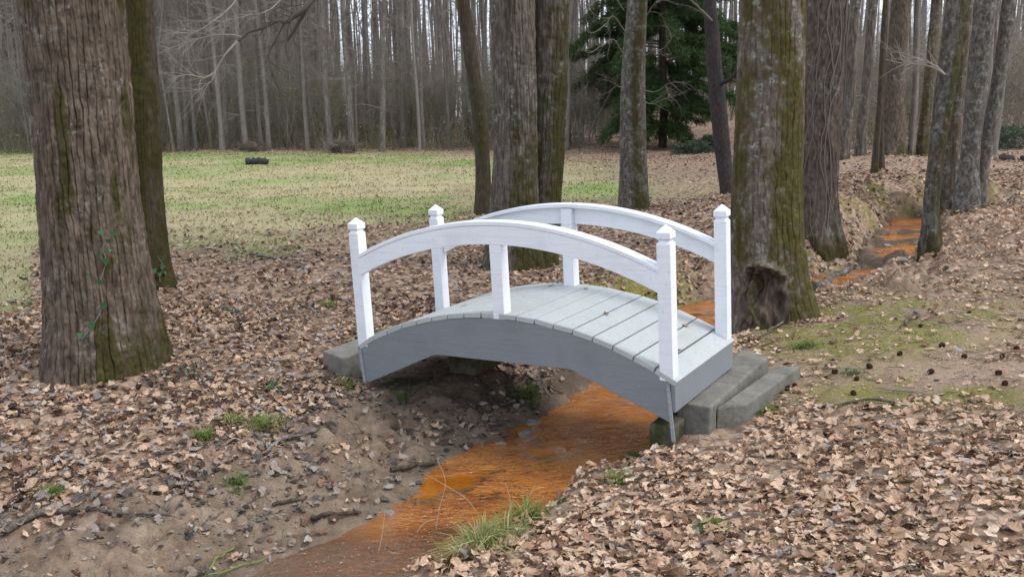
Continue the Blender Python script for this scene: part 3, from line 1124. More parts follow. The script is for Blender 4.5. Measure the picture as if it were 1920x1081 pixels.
# rotten lining, set in the hollow
b0 = mos['base']
rg_ = np.random.default_rng(4)
cx_, cy_ = crom(mos['zz'], mos['cen'], np.array([b0[2] + sc_z]))[0]
r0 = float(np.interp(b0[2] + sc_z, mos['zz'], mos['rad']))
mb = MB()
nr, nk = 22, 72
V = []
for a in range(nr):
    f_ = a / (nr - 1)
    for b in range(nk):
        an = b * 2 * PI / nk
        wob = 1 + .2 * vn(math.cos(an) * 2, math.sin(an) * 2, 7) + .16 * vn(math.cos(an) * 5, math.sin(an) * 5, 1)
        lt, lz = math.cos(an) * .175 * f_ * wob, math.sin(an) * (.215 if math.sin(an) > 0 else .40) * f_ * wob
        dep = .0 + .10 * sstep(.62, 1.02, f_) + .035 - .12 * math.exp(-((lt + .06) / .06) ** 2 - ((lz - .02) / .09) ** 2) + .11 * math.exp(-((lt - .05) / .07) ** 2 - ((lz - .0) / .14) ** 2) + .12 * math.exp(-((lt + .0) / .15) ** 2 - ((lz + .25) / .12) ** 2) + .035 * float(vn(lt * 16, lz * 6, 2)) + .008 * float(vn(lt * 50, lz * 18, 2))
        az = sc_az + lt / (r0 + .05)
        rr_ = r0 * 1.13 - .07 + dep
        V.append((cx_ + rr_ * math.cos(az) - b0[0], cy_ + rr_ * math.sin(az) - b0[1], sc_z + lz))
i = (np.arange(nr - 1)[:, None] * nk)
j = np.arange(nk)[None]
mb.add(V, np.stack([i + j, i + (j + 1) % nk, i + nk + (j + 1) % nk, i + nk + j], -1).reshape(-1, 4))
hol = mb.build('rotten_hollow', M['rot'], MOS)

R2, r2 = hero('vine_tree', [(1551, -50, 80), (1549, 0, 80), (1541, 150, 77), (1535, 270, 73), (1531, 380, 66), (1531, 430, 70), (1532, 470, 84)], 11.7,
              'thick brown trunk wrapped in bare vines on the creek bank behind the mossy tree', 'tree', M['bark_vine'], 13., 300, .014, 14,
              kind='plate', amp=.016, flare=.3, lobes=4, moss=lambda h, th, n, n2: .75 * np.exp(-h / .35) + .25 * n - .1, seed=23)
for a in range(9):                       # vines that climb it
    th0 = cam_side + rng.uniform(-1.3, 1.3)
    hs = np.linspace(-.1, 4.6, 60)
    ph = th0 + .55 * np.sin(hs * rng.uniform(.5, 1.2) + rng.uniform(0, 6)) + .2 * np.sin(hs * 3.3 + a * 2) + .12 * fbm(hs * 3 + a * 7, hs * 0, o=3)
    cc = crom(r2['zz'], r2['cen'], hs + r2['base'][2]) - r2['base'][:2]
    rr_ = np.interp(hs + r2['base'][2], r2['zz'], r2['rad']) * (1 + .25 * np.exp(-np.maximum(hs, 0) / .4)) + .022
    mb = MB()
    tube(mb, np.c_[cc[:, 0] + rr_ * np.cos(ph), cc[:, 1] + rr_ * np.sin(ph), hs], rng.uniform(.004, .009), 5)
    tag(mb.build('climbing_vine', M['twig'], None, True, r2['base']), 'bare grey vine climbing the thick brown trunk on the creek bank', 'vine', 'bare vines on the thick brown trunk')

gm = lambda a, b: (lambda h, th, n, n2: a + b * n + .5 * np.exp(-h / .3))
right = [
    ([(1612, -30, 24), (1606, 0, 24), (1592, 200, 24), (1580, 292, 28)], 21.5, 'bark_grey', gm(.1, .3), 'brown trunk just right of the thick vine covered trunk'),
    ([(1642, -30, 22), (1638, 0, 22), (1626, 140, 22), (1613, 292, 26)], 22.5, 'bark_grey', gm(.0, .3), 'second thin brown trunk right of the vine covered trunk, on the leafy rise'),
    ([(1664, -30, 13), (1661, 0, 13), (1649, 200, 13), (1640, 325, 16)], 17.5, 'bark_dark', gm(.2, .3), 'thin dark stem at the creek bank left of the massive brown trunk'),
    ([(1695, -30, 47), (1691, 0, 47), (1679, 150, 47), (1672, 292, 60)], 22.8, 'bark_vine', gm(.15, .3), 'massive brown trunk standing beyond the bend of the creek'),
    ([(1660, 60, 10), (1657, 120, 11), (1652, 220, 12), (1652, 318, 14)], 18.2, 'bark_dark', gm(.2, .3), 'short thin mossy stem against the massive brown trunk beyond the creek bend'),
    ([(1725, -30, 15), (1722, 0, 15), (1716, 180, 15), (1708, 296, 17)], 23., 'bark_far', gm(.1, .2), 'thin greyish trunk between the massive brown trunk and the mossy trunk'),
    ([(1760, -30, 27), (1757, 0, 26), (1742, 150, 24), (1730, 298, 30)], 23., 'bark_moss', gm(.55, .3), 'very mossy green trunk beyond the creek, behind the leaning bank tree'),
    ([(1800, -40, 40), (1795, 0, 39), (1778, 130, 36), (1764, 230, 31), (1751, 330, 27), (1746, 400, 27), (1744, 474, 34)], 11.4, 'bark_smooth',
     lambda h, th, n, n2: .8 * face(th, cam_side + .9, 2) + .25 * n + .4 * np.exp(-h / .3), 'leaning tree with one mossy side standing at the edge of the orange water'),
    ([(1812, -40, 34), (1807, 0, 34), (1792, 150, 34), (1781, 300, 34), (1777, 376, 44)], 15.2, 'bark_moss', gm(.3, .4), 'lichen spotted trunk close behind the leaning tree at the water'),
    ([(1852, -40, 37), (1848, 0, 37), (1833, 150, 36), (1818, 300, 33), (1812, 380, 40)], 14.3, 'bark_smooth', gm(.05, .25), 'straight grey trunk with white lichen right of the creek'),
    ([(1898, -40, 25), (1893, 0, 25), (1872, 150, 23), (1850, 270, 22), (1838, 340, 25), (1833, 378, 31)], 14.5, 'bark_smooth', gm(.05, .25), 'pale tree leaning right, foot to foot with the straight lichen trunk'),
    ([(1868, -30, 10), (1864, 0, 10), (1858, 100, 10), (1851, 262, 12)], 26., 'bark_far', gm(.0, .2), 'thin stem rising behind the pale tree that leans right'),
]
for k_, (px, Yb, bm, ms, lab) in enumerate(right):
    if Yb > 16:
        px = [(a, b, c * .74) for a, b, c in px]
    w_ = px[0][2] * Yb / F
    hero('woodland_tree', px, Yb, lab, 'tree', M[bm], 10.5, int(np.clip(w_ * 330, 28, 130)), .03 if Yb < 16 else .06, 10, kind='furrow' if k_ % 2 == 0 else 'plate', ridges=max(10, int(w_ * 70)),
         amp=min(.012, w_ * .03), flare=.3, lobes=3 + k_ % 3, moss=ms, seed=30 + k_, group='trees on the bank beyond the creek')


def limb(root, base, pts, r0, r1, mat, seed, kids=16, L=.5, name='limb', up=-.02, wig=.2, lev=(3, 2)):
    """a low limb through the given world points, with twigs"""
    rg = np.random.default_rng(seed)
    pts = np.array(pts, float) - base
    T = np.linspace(0, 1, len(pts))
    tt = np.linspace(0, 1, 36)
    P = crom(T, pts, tt) + np.c_[vn(tt * 9 + seed, tt * 0), vn(tt * 9, tt * 0 + seed), vn(tt * 9 + 4, tt * 0 + seed)] * .008 * np.linalg.norm(pts[-1] - pts[0]) * np.sin(tt * PI)[:, None]
    R = r0 + (r1 - r0) * tt
    mb = MB()
    tube(mb, P, R, 6)
    for a in range(kids):
        f_ = rg.uniform(.25, 1)
        i_ = min(int(f_ * 35), 34)
        d = P[i_ + 1] - P[i_]
        d /= np.linalg.norm(d)
        s_ = rg.normal(0, 1, 3) * [1, .7, 1]
        s_ -= s_ @ d * d
        s_ /= np.linalg.norm(s_)
        a_ = rg.uniform(.4, 1.)
        grow(mb, P[i_], d * math.cos(a_) + s_ * math.sin(a_), L * rg.uniform(.5, 1.3), max(R[i_] * .22, .0042), 0, rg, up, 4, wig, lev, (4, 3, 3))
    return mb.build(name, mat, root)


# the limb that droops into the picture over the meadow belongs to the slim tree
b_ = slim['base']
top_c = crom(slim['zz'], slim['cen'], np.array([7.4]))[0]
A_ = np.array([top_c[0], top_c[1], 7.4])
q = lambda x, y, Y: at_y(x, y, Y)
main = [A_, q(745, -190, 14.6), q(640, -90, 13.4), q(583, 0, 12.6), q(545, 42, 12.4), q(508, 42, 12.2), q(470, 62, 12.0), q(445, 78, 11.9)]
limb(SLIM, b_, main, .062, .013, M['twig_dark'], 3, 18, .6)
limb(SLIM, b_, [q(445, 78, 11.9), q(425, 100, 11.8), q(405, 130, 11.8), q(385, 145, 11.7), q(352, 140, 11.6), q(325, 148, 11.5)], .017, .005, M['twig_pale'], 5, 20, .5)
limb(SLIM, b_, [q(455, 70, 11.95), q(430, 65, 11.9), q(395, 67, 11.8), q(350, 80, 11.7), q(310, 95, 11.6)], .012, .005, M['twig_pale'], 6, 22, .5)
limb(SLIM, b_, [q(405, 130, 11.8), q(398, 150, 11.7), q(385, 160, 11.7), q(370, 172, 11.7)], .009, .004, M['twig_pale'], 7, 12, .45)
limb(SLIM, b_, [q(533, 44, 12.35), q(517, 75, 12.3), q(503, 105, 12.3), q(512, 135, 12.2), q(523, 168, 12.2)], .013, .004, M['twig_dark'], 8, 9, .4)
limb(SLIM, b_, [q(583, 0, 12.6), q(567, 30, 12.6), q(553, 55, 12.6), q(539, 76, 12.6)], .03, .022, M['twig_dark'], 9, 3, .3)
limb(SLIM, b_, [q(560, -60, 12.8), q(525, 0, 12.5), q(500, 22, 12.2), q(455, 32, 12.), q(410, 42, 11.9)], .012, .005, M['twig_pale'], 10, 20, .55)
limb(SLIM, b_, [q(480, -70, 12.8), q(440, 5, 12.4), q(400, 40, 12.), q(362, 62, 11.9), q(330, 60, 11.9)], .012, .005, M['twig_pale'], 11, 20, .55)
# pale twigs of the trunk in front of the evergreen
b_ = mid['base']
for s_, pts in enumerate(([(1172, 60), (1150, 30), (1135, 45), (1112, 62), (1095, 55)], [(1168, 100), (1150, 75), (1128, 85), (1105, 100), (1092, 92)], [(1205, 110), (1222, 95), (1245, 90), (1268, 60)],
                          [(1208, 170), (1230, 172), (1252, 158), (1266, 152)], [(1206, 40), (1225, 10), (1250, -20)], [(1170, 165), (1155, 160), (1148, 148)], [(1170, 20), (1150, -5), (1120, 0), (1098, 20)],
                          [(1206, 190), (1222, 195), (1245, 186), (1290, 172)])):
    limb(MID, b_, [q(x, y, 15.9 - .25 * k_) for k_, (x, y) in enumerate(pts)], .010, .003, M['twig'], 20 + s_, 7, .42, 'branch')
b_ = dark['base']
limb(DARK, b_, [q(1350, 158, 18.8), q(1366, 150, 18.6), q(1376, 142, 18.4), q(1392, 120, 18.2)], .05, .02, M['bark_black'], 33, 3, .4, 'branch')
limb(DARK, b_, [q(1335, 40, 18.8), q(1310, 15, 18.2), q(1285, -10, 17.9)], .03, .01, M['twig'], 34, 6, .6, 'branch')
# twigs that reach out over the creek
for lab, Yq, pts in (('', 17., [(1757, 130), (1735, 122), (1712, 120), (1690, 118), (1660, 112)]), ('', 17., [(1757, 126), (1730, 112), (1705, 108)])):
    rt = [o for o in bpy.data.objects if o.get('label', '').startswith('leaning tree with one')][0]
    limb(rt, np.array(rt.location), [q(x, y, 11.4) for x, y in [(1772, 140)] + pts], .012, .003, M['twig_pale'], 41 + len(pts), 12, .35, 'branch')

# ------------------------------------------------------------------ evergreen
def cedar(base, hgt, spread, seed, label, low=.9):
    rg = np.random.default_rng(seed)
    root = empty('evergreen_tree', base, label, 'evergreen tree')
    tr_ = MB()
    zs = np.linspace(-.3, hgt, 20)
    tube(tr_, np.c_[.05 * np.sin(zs), .04 * np.cos(zs * .8), zs], .17 * (1 - zs / (hgt + .8)) + .01, 12, moss=0.1)
    tr_.build('trunk', M['bark_dark'], root)
    br_, fo = MB(), MB()
    NB = 300
    for a in range(NB):
        f_ = (a + rg.random()) / NB
        z_ = low + (hgt - low - .2) * f_
        az = rg.uniform(0, 2 * PI)
        L = min(spread * (1.05 - .9 * f_ ** 1.3), 1.15 + .62 * (z_ - low + .2) * 1.3) * rg.uniform(.4, 1.2)
        n = 9
        s_ = np.linspace(0, 1, n)
        droop = rg.uniform(.3, .9) * (1 - .5 * f_)
        zc = z_ + L * (.25 * s_ - droop * s_ ** 2)
        d = np.array([math.cos(az), math.sin(az)])
        P = np.c_[d[0] * L * s_, d[1] * L * s_, zc] + np.c_[rg.normal(0, .02, (n, 2)), rg.normal(0, .02, n)] * s_[:, None] * 2
        tube(br_, P, .022 * (1 - .85 * s_) * (L / spread + .3), 4, False)
        ns = int(60 * L)
        u = rg.uniform(.22, 1, ns) ** .8
        c = np.stack([np.interp(u, s_, P[:, q_]) for q_ in range(3)], -1) + rg.normal(0, 1, (ns, 3)) * [.12, .12, .07]
        # each spray: a fan of short scale leaved shoots
        for b in range(11):
            dirv = np.c_[np.full(ns, d[0]), np.full(ns, d[1]), np.full(ns, -.7)] * rg.uniform(.3, 1, (ns, 1)) + rg.normal(0, .55, (ns, 3))
            dirv /= np.linalg.norm(dirv, axis=1)[:, None]
            ln = rg.uniform(.12, .38, ns)[:, None]
            sd = np.cross(dirv, rg.normal(0, 1, (ns, 3)))
            sd /= np.linalg.norm(sd, axis=1)[:, None]
            wd = rg.uniform(.007, .016, ns)[:, None]
            V = np.stack([c, c + dirv * ln * .5 + sd * wd, c + dirv * ln, c + dirv * ln * .5 - sd * wd], 1).reshape(-1, 3)
            cl = np.array([.042, .075, .028]) * rg.uniform(.6, 1.8, (ns, 1)) + np.array([.012, .012, 0]) * rg.random((ns, 1))
            fo.add(V, np.arange(ns * 4).reshape(-1, 4), col=np.repeat(cl, 4, 0))
    br_.build('branch', M['twig_dark'], root)
    fo.build('foliage', M['needle'], root, False)
    return root


c_ = at(1242, 283, .24)
cedar(c_, 17., 4.1, 5, 'dark green evergreen tree with drooping sprays behind the grey mossy trunk', .8)
# ------------------------------------------------------------------ woodland behind
def proto_tree(seed, hgt, r, lean, lowbr):
    rg = np.random.default_rng(seed)
    zs = np.linspace(-.4, hgt, 26)
    wob = np.c_[fbm(zs * .12 + seed, zs * 0, o=2), fbm(zs * .12, zs * 0 + seed, o=2)] * .6 * (np.maximum(zs, 0) / hgt + .15)[:, None] + np.outer(zs, lean)
    wob -= wob[1]
    rad = r * (1 - .72 * np.clip(zs / hgt, 0, 1)) * (1 + .35 * np.exp(-np.maximum(zs, 0) / .35))
    tr_ = MB()
    k = 11
    th = np.arange(k) * 2 * PI / k
    V = np.stack([wob[:, :1] + rad[:, None] * np.cos(th) * (1 + .07 * rg.normal(0, 1, (26, k))), wob[:, 1:] + rad[:, None] * np.sin(th), np.repeat(zs[:, None], k, 1)], -1).reshape(-1, 3)
    i = np.arange(25)[:, None] * k
    j = np.arange(k)[None]
    ms = sstep(.1, .7, fbm(V[:, 0] * 3 + seed, V[:, 1] * 3, V[:, 2] * .6, 2)) * .5 * (seed % 3 == 0)
    tr_.add(V, np.stack([i + j, i + (j + 1) % k, i + k + (j + 1) % k, i + k + j], -1).reshape(-1, 4), moss=ms)
    cr = MB()
    nb = 44
    for a in range(nb):
        f_ = ((a + rg.random()) / nb) ** 1.15
        z_ = lowbr + (hgt - lowbr) * f_
        c = [np.interp(z_, zs, wob[:, 0]), np.interp(z_, zs, wob[:, 1])]
        az, el = rg.uniform(0, 2 * PI), rg.uniform(-.25, .9) if z_ < hgt * .4 else rg.uniform(.4, 1.1)
        thin = z_ < hgt * .4
        L = rg.uniform(.6, 1.9) if thin else rg.uniform(1.3, 3.) * (1.15 - .6 * f_)
        grow(cr, [*c, z_], [math.cos(az) * math.cos(el), math.sin(az) * math.cos(el), math.sin(el)], L, rg.uniform(.007, .014) if thin else .03, 0, rg, .04, 4, .2, (4, 3) if thin else (4, 3, 2), (3, 3, 3, 3))
    return tr_.mesh('trunk'), cr.mesh('crown')


def put(root, meshes, copy_of=None):
    pass


def place_tree(first, name, loc, rz, sc, label, cat, group, meshes, mats):
    if first is None:
        root = empty(name, loc, label, cat, group)
        for me, m in zip(meshes, mats):
            o = bpy.data.objects.new(me.name, me)
            COL.objects.link(o)
            if not me.materials:
                me.materials.append(m)
            o.parent = root
    else:
        root = first.copy()
        COL.objects.link(root)
        for ch in first.children:
            c = ch.copy()
            COL.objects.link(c)
            c.parent = root
        root.location = tuple(loc)
        tag(root, label, cat, group)
    root.rotation_euler = (0, 0, rz)
    root.scale = (sc, sc, sc)
    return root


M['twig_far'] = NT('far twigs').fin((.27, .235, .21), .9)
protos = []
rgp = np.random.default_rng(21)
for s in range(14):
    hgt = rgp.uniform(15, 21)
    protos.append(proto_tree(50 + s, hgt, rgp.uniform(.06, .115) if s > 4 else rgp.uniform(.04, .07), rgp.normal(0, .03 if s > 4 else .07, 2), rgp.uniform(1.0, 3.5)))
firsts = [None] * len(protos)
spots = []


def wood_ok(x, y):
    px, py, d = pix(np.array([x, y, float(plateau(np.array([x]), np.array([y]))[0])]))
    return px, py


tries = 0
NLEFT, NRIGHT = 236, 52
nl = nr_ = 0
while (nl < NLEFT or nr_ < NRIGHT) and tries < 30000:
    tries += 1
    if nl < NLEFT and (tries % 3 or nr_ >= NRIGHT):
        px_, u_ = rgp.uniform(-60, 1400), rgp.random()
        Yq = 38.0 + 3.5 * max(0, (760 - px_) / 760) + 36 * u_ ** 1.5
        if px_ > 560 and u_ > .35 and rgp.random() < .4:
            continue
        side_ = 0
    else:
        if nr_ >= NRIGHT:
            continue
        px_, u_ = rgp.uniform(1400, 1990), rgp.random()
        Yq = 27 + 45 * u_ ** 1.1
        side_ = 1
    x_ = float(at_y(px_, 260, Yq)[0])
    if any((x_ - a) ** 2 + (Yq - b) ** 2 < (.9 if side_ == 0 else 2.2) for a, b in spots):
        continue
    if side_ == 0 and 1085 < px_ < 1420 and Yq < 46:
        continue
    spots.append((x_, Yq))
    if side_:
        nr_ += 1
    else:
        nl += 1
    i_ = int(rgp.integers(len(protos)))
    z_ = float(H(x_, Yq)[0])
    lab, grp = (('bare grey trunk in the dense far wood behind the meadow', 'trees of the far wood behind the meadow') if side_ == 0 else
                ('bare trunk on the leafy rise far beyond the creek', 'trees on the far rise beyond the creek'))
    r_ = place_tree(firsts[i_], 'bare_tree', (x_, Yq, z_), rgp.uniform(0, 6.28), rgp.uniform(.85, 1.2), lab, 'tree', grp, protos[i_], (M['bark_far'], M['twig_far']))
    if firsts[i_] is None:
        firsts[i_] = r_


# saplings: many thin stems with a haze of twigs, some still with a few green leaves
def proto_sapling(seed):
    rg = np.random.default_rng(seed)
    st, lf = MB(), MB()
    for a in range(int(rg.integers(3, 7))):
        az = rg.uniform(0, 6.28)
        d = [math.cos(az) * .25, math.sin(az) * .25, 1]
        grow(st, [rg.normal(0, .15), rg.normal(0, .15), -.1], d, rg.uniform(2.4, 5.4), rg.uniform(.012, .025), 0, rg, .03, 4, .1, (11, 5, 3), (4, 3, 3, 3))
    V = np.concatenate(st.v)
    n = 900 if seed % 3 else 2200
    c = V[rg.integers(0, len(V), n)]
    c = c[c[:, 2] < 3.4]
    n = len(c)
    c = c + rg.normal(0, .09, (n, 3))
    a1, a2 = rg.normal(0, 1, (n, 3)), rg.normal(0, 1, (n, 3))
    a1 /= np.linalg.norm(a1, axis=1)[:, None]
    a2 /= np.linalg.norm(a2, axis=1)[:, None]
    s_ = rg.uniform(.02, .045, (n, 1))
    Vq = np.stack([c - a1 * s_, c + a2 * s_ * .5, c + a1 * s_, c - a2 * s_ * .5], 1).reshape(-1, 3)
    pal = np.array([(.14, .18, .055), (.2, .22, .08), (.22, .17, .10), (.11, .15, .05)])
    if seed % 4 == 0:
        pal = np.array([(.25, .17, .115), (.2, .15, .10), (.3, .22, .15), (.17, .17, .08)])
    lf.add(Vq, np.arange(4 * n).reshape(-1, 4), col=np.repeat(pal[rg.integers(0, 4, n)] * rg.uniform(.7, 1.3, (n, 1)), 4, 0))
    return st.mesh('stems'), lf.mesh('leaves', False)


sp = [proto_sapling(100 + s) for s in range(7)]
fs_ = [None] * 7
ns = 0
while ns < 290:
    right_ = ns >= 200
    px_, u_ = (rgp.uniform(1560, 1960) if right_ else rgp.uniform(-60, 1150)), rgp.random()
    Yq = 31 + 26 * u_ if right_ else 39.8 + 3.6 * max(0, (760 - px_) / 760) + 16 * u_
    x_ = float(at_y(px_, 260, Yq)[0])
    i_ = int(rgp.integers(7))
    lab, grp = (('bushy sapling with thin tangled stems at the far edge of the meadow', 'saplings along the far wood edge') if not right_ else
                ('bushy sapling with thin stems on the rise beyond the creek', 'saplings on the far rise'))
    r_ = place_tree(fs_[i_], 'sapling', (x_, Yq, float(H(x_, Yq)[0])), rgp.uniform(0, 6.28), rgp.uniform(.7, 1.25), lab, 'sapling', grp, sp[i_], (M['twig_far'], M['green']))
    if fs_[i_] is None:
        fs_[i_] = r_
    ns += 1

# the depth of the wood, where no single stem can be told apart
dw = MB()
n = 2500
px_ = np.where(rgp.random(n) < .6, rgp.uniform(-250, 620, n), rgp.uniform(-250, 2150, n))
Yq = rgp.uniform(66, 150, n)
kp = ~((px_ > 1480) & (rgp.random(n) < .6))
px_, Yq = px_[kp], Yq[kp]
n = len(px_)
xs = at_y(px_, 260, Yq)[:, 0]
zs_ = H(xs, Yq)
for a in range(n):
    hh_ = rgp.uniform(13, 20)
    s_ = np.linspace(0, 1, 6)
    P = np.c_[xs[a] + np.cumsum(rgp.normal(0, .12, 6)), np.full(6, Yq[a]), zs_[a] - .4 + hh_ * s_]
    tube(dw, P, rgp.uniform(.09, .2) * (1.1 - .7 * s_), 6, False, moss=0.)
    for b in range(9):
        z_ = rgp.uniform(2, hh_)
        az = rgp.uniform(0, 6.28)
        L = rgp.uniform(1, 2.6)
        p0 = np.array([xs[a], Yq[a], zs_[a] + z_])
        dd = np.array([math.cos(az), math.sin(az), rgp.uniform(.1, 1.)]) * L
        tube(dw, [p0, p0 + dd * .5 + rgp.normal(0, .12, 3), p0 + dd], [.03, .018, .006], 3, False, moss=0.)
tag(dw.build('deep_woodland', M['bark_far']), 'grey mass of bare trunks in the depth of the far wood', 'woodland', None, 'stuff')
# brush: thin stems, dead stalks and small leaves along the foot of the wood
ub = MB()
n = 15000
px_ = rgp.uniform(-80, 1990, n)
rr_ = px_ > 1420
Yq = np.where(rr_, 33 + 30 * rgp.random(n), 38.6 + 3.5 * np.clip((760 - px_) / 760, 0, 1) + 20 * rgp.random(n) ** 1.2)
keep = ~((px_ > 1090) & (px_ < 1420) & (Yq < 47))
px_, Yq = px_[keep], Yq[keep]
n = len(px_)
xs = at_y(px_, 260, Yq)[:, 0]
zs_ = H(xs, Yq)
hh_ = rgp.gamma(3, .24, n) + .15
dirv = np.c_[rgp.normal(0, .28, n), rgp.normal(0, .28, n), np.ones(n)]
w_ = rgp.uniform(.006, .014, n)
B0 = np.c_[xs, Yq, zs_ - .05]
B1 = B0 + dirv * (hh_ * .55)[:, None] + rgp.normal(0, .05, (n, 3))
B2 = B0 + dirv * hh_[:, None] + rgp.normal(0, .1, (n, 3))
a_ = rgp.uniform(0, PI, n)
sd = np.c_[np.cos(a_), np.sin(a_) * .5, np.zeros(n)] * w_[:, None]
pal = np.array([(.2, .155, .12), (.15, .12, .095), (.26, .2, .14), (.14, .13, .075), (.13, .15, .06)])
cl = pal[rgp.integers(0, 5, n)] * rgp.uniform(.7, 1.2, (n, 1))
V = np.stack([B0 - sd, B0 + sd, B1 - sd * .7, B1 + sd * .7, B2], 1).reshape(-1, 3)
i = np.arange(n)[:, None] * 5
ub.add(V, [np.concatenate([i + 0, i + 1, i + 3, i + 2], 1), np.concatenate([i + 2, i + 3, i + 4], 1)], col=np.repeat(cl, 5, 0))
m_ = 60000
k_ = rgp.integers(0, n, m_)
f_ = rgp.random((m_, 1))
c = B0[k_] * (1 - f_) + B2[k_] * f_ + rgp.normal(0, .2, (m_, 3)) + [0, 0, .1]
c[:, 2] += rgp.gamma(1.2, .55, m_) * (vn(c[:, 0] * .45, c[:, 1] * .3) > -.15)
a1, a2 = rgp.normal(0, 1, (m_, 3)), rgp.normal(0, 1, (m_, 3))
s_ = rgp.uniform(.015, .035, (m_, 1))
V = np.stack([c - a1 * s_, c + a2 * s_ * .6, c + a1 * s_, c - a2 * s_ * .6], 1).reshape(-1, 3)
pal = np.array([(.11, .165, .04), (.14, .19, .05), (.2, .155, .10), (.10, .14, .045), (.24, .175, .12)])
ub.add(V, np.arange(4 * m_).reshape(-1, 4), col=np.repeat(pal[rgp.integers(0, 5, m_)] * rgp.uniform(.7, 1.2, (m_, 1)), 4, 0))
# twigs and thin branches that fill the wood between the trunks
n = 17000
px_ = np.where(rgp.random(n) < .55, rgp.uniform(-80, 640, n), rgp.uniform(-80, 1990, n))
rr_ = px_ > 1420
Yq = np.where(rr_, 36 + 40 * rgp.random(n), 47 + 3.5 * np.clip((760 - px_) / 760, 0, 1) + 36 * rgp.random(n))
keep = ~((px_ > 1060) & (px_ < 1420) & (Yq < 50))
px_, Yq = px_[keep], Yq[keep]
n = len(px_)
xs = at_y(px_, 260, Yq)[:, 0]
B0 = np.c_[xs, Yq, H(xs, Yq) + rgp.uniform(.6, 9.5, n)]
dv_ = rgp.normal(0, 1, (n, 3)) * [1, 1, .5] + [0, 0, .45]
dv_ = dv_ / np.linalg.norm(dv_, axis=1)[:, None] * rgp.uniform(.5, 2.2, (n, 1))
B1 = B0 + dv_ * .5 + rgp.normal(0, .1, (n, 3))
B2 = B0 + dv_ + rgp.normal(0, .12, (n, 3)) + [0, 0, .1]
sd = np.cross(dv_, rgp.normal(0, 1, (n, 3)))
sd = sd / np.linalg.norm(sd, axis=1)[:, None] * rgp.uniform(.006, .015, (n, 1))
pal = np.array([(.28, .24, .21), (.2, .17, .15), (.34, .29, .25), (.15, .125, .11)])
V = np.stack([B0 - sd, B0 + sd, B1 - sd * .7, B1 + sd * .7, B2], 1).reshape(-1, 3)
i = np.arange(n)[:, None] * 5
ub.add(V, [np.concatenate([i + 0, i + 1, i + 3, i + 2], 1), np.concatenate([i + 2, i + 3, i + 4], 1)], col=np.repeat(pal[rgp.integers(0, 4, n)], 5, 0))
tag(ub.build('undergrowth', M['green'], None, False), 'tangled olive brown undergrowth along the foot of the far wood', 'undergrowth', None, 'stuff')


# evergreen shrubs
def shrub(name, base, rx, ry, rz_, n, col, label, seed):
    rg = np.random.default_rng(seed)
    root = empty(name, base, label, 'shrub')
    st, lf = MB(), MB()
    for a in range(26):
        az = rg.uniform(0, 6.28)
        grow(st, [rg.normal(0, rx * .2), rg.normal(0, ry * .2), -.05], [math.cos(az) * rx / rz_ * .8, math.sin(az) * ry / rz_ * .8, 1.], rz_ * rg.uniform(.7, 1.2), .012, 0, rg, .0, 4, .15, (4, 2), (4, 3, 3))
    st.build('stems', M['twig_dark'], root)
    d = rg.normal(0, 1, (n, 3))
    d[:, 2] = np.abs(d[:, 2])
    d /= np.linalg.norm(d, axis=1)[:, None]
    rad = rg.uniform(.45, 1, (n, 1)) ** .5
    lump = 1 + .28 * fbm(d[:, 0] * 2.2 + seed, d[:, 1] * 2.2, d[:, 2] * 2.2, 3)[:, None]
    c = d * rad * lump * [rx, ry, rz_]
    a1 = d + rg.normal(0, .7, (n, 3))
    a1 /= np.linalg.norm(a1, axis=1)[:, None]
    a2 = np.cross(a1, rg.normal(0, 1, (n, 3)))
    a2 /= np.linalg.norm(a2, axis=1)[:, None]
    s_ = rg.uniform(.04, .07, (n, 1))
    V = np.stack([c - a1 * s_, c + a2 * s_ * .38, c + a1 * s_, c - a2 * s_ * .38], 1).reshape(-1, 3)
    cl = np.array(col) * rg.uniform(.6, 1.5, (n, 1))
    lf.add(V, np.arange(4 * n).reshape(-1, 4), col=np.repeat(cl, 4, 0))
    lf.build('leaves', M['green'], root, False)


for a, (x, y, Yq, rx, h_, lab) in enumerate(((1905, 282, 30., 1.25, .75, 'dense grey green evergreen shrub at the wood edge near the dark logs'), (1855, 280, 32., .8, .6, 'smaller grey green shrub directly left of the dense evergreen shrub'),
                                            (1300, 278, 36., .75, .5, 'low rounded shrub between the evergreen tree and the dark leaning trunk'), (1328, 276, 37., .6, .55, 'low shrub just behind the dark leaning trunk'))):
    p_ = at_y(x, y, Yq)
    shrub('evergreen_shrub', (p_[0], p_[1], float(H(p_[0], p_[1])[0])), rx, rx * .8, h_, 2600, (.075, .105, .065), lab, 60 + a)
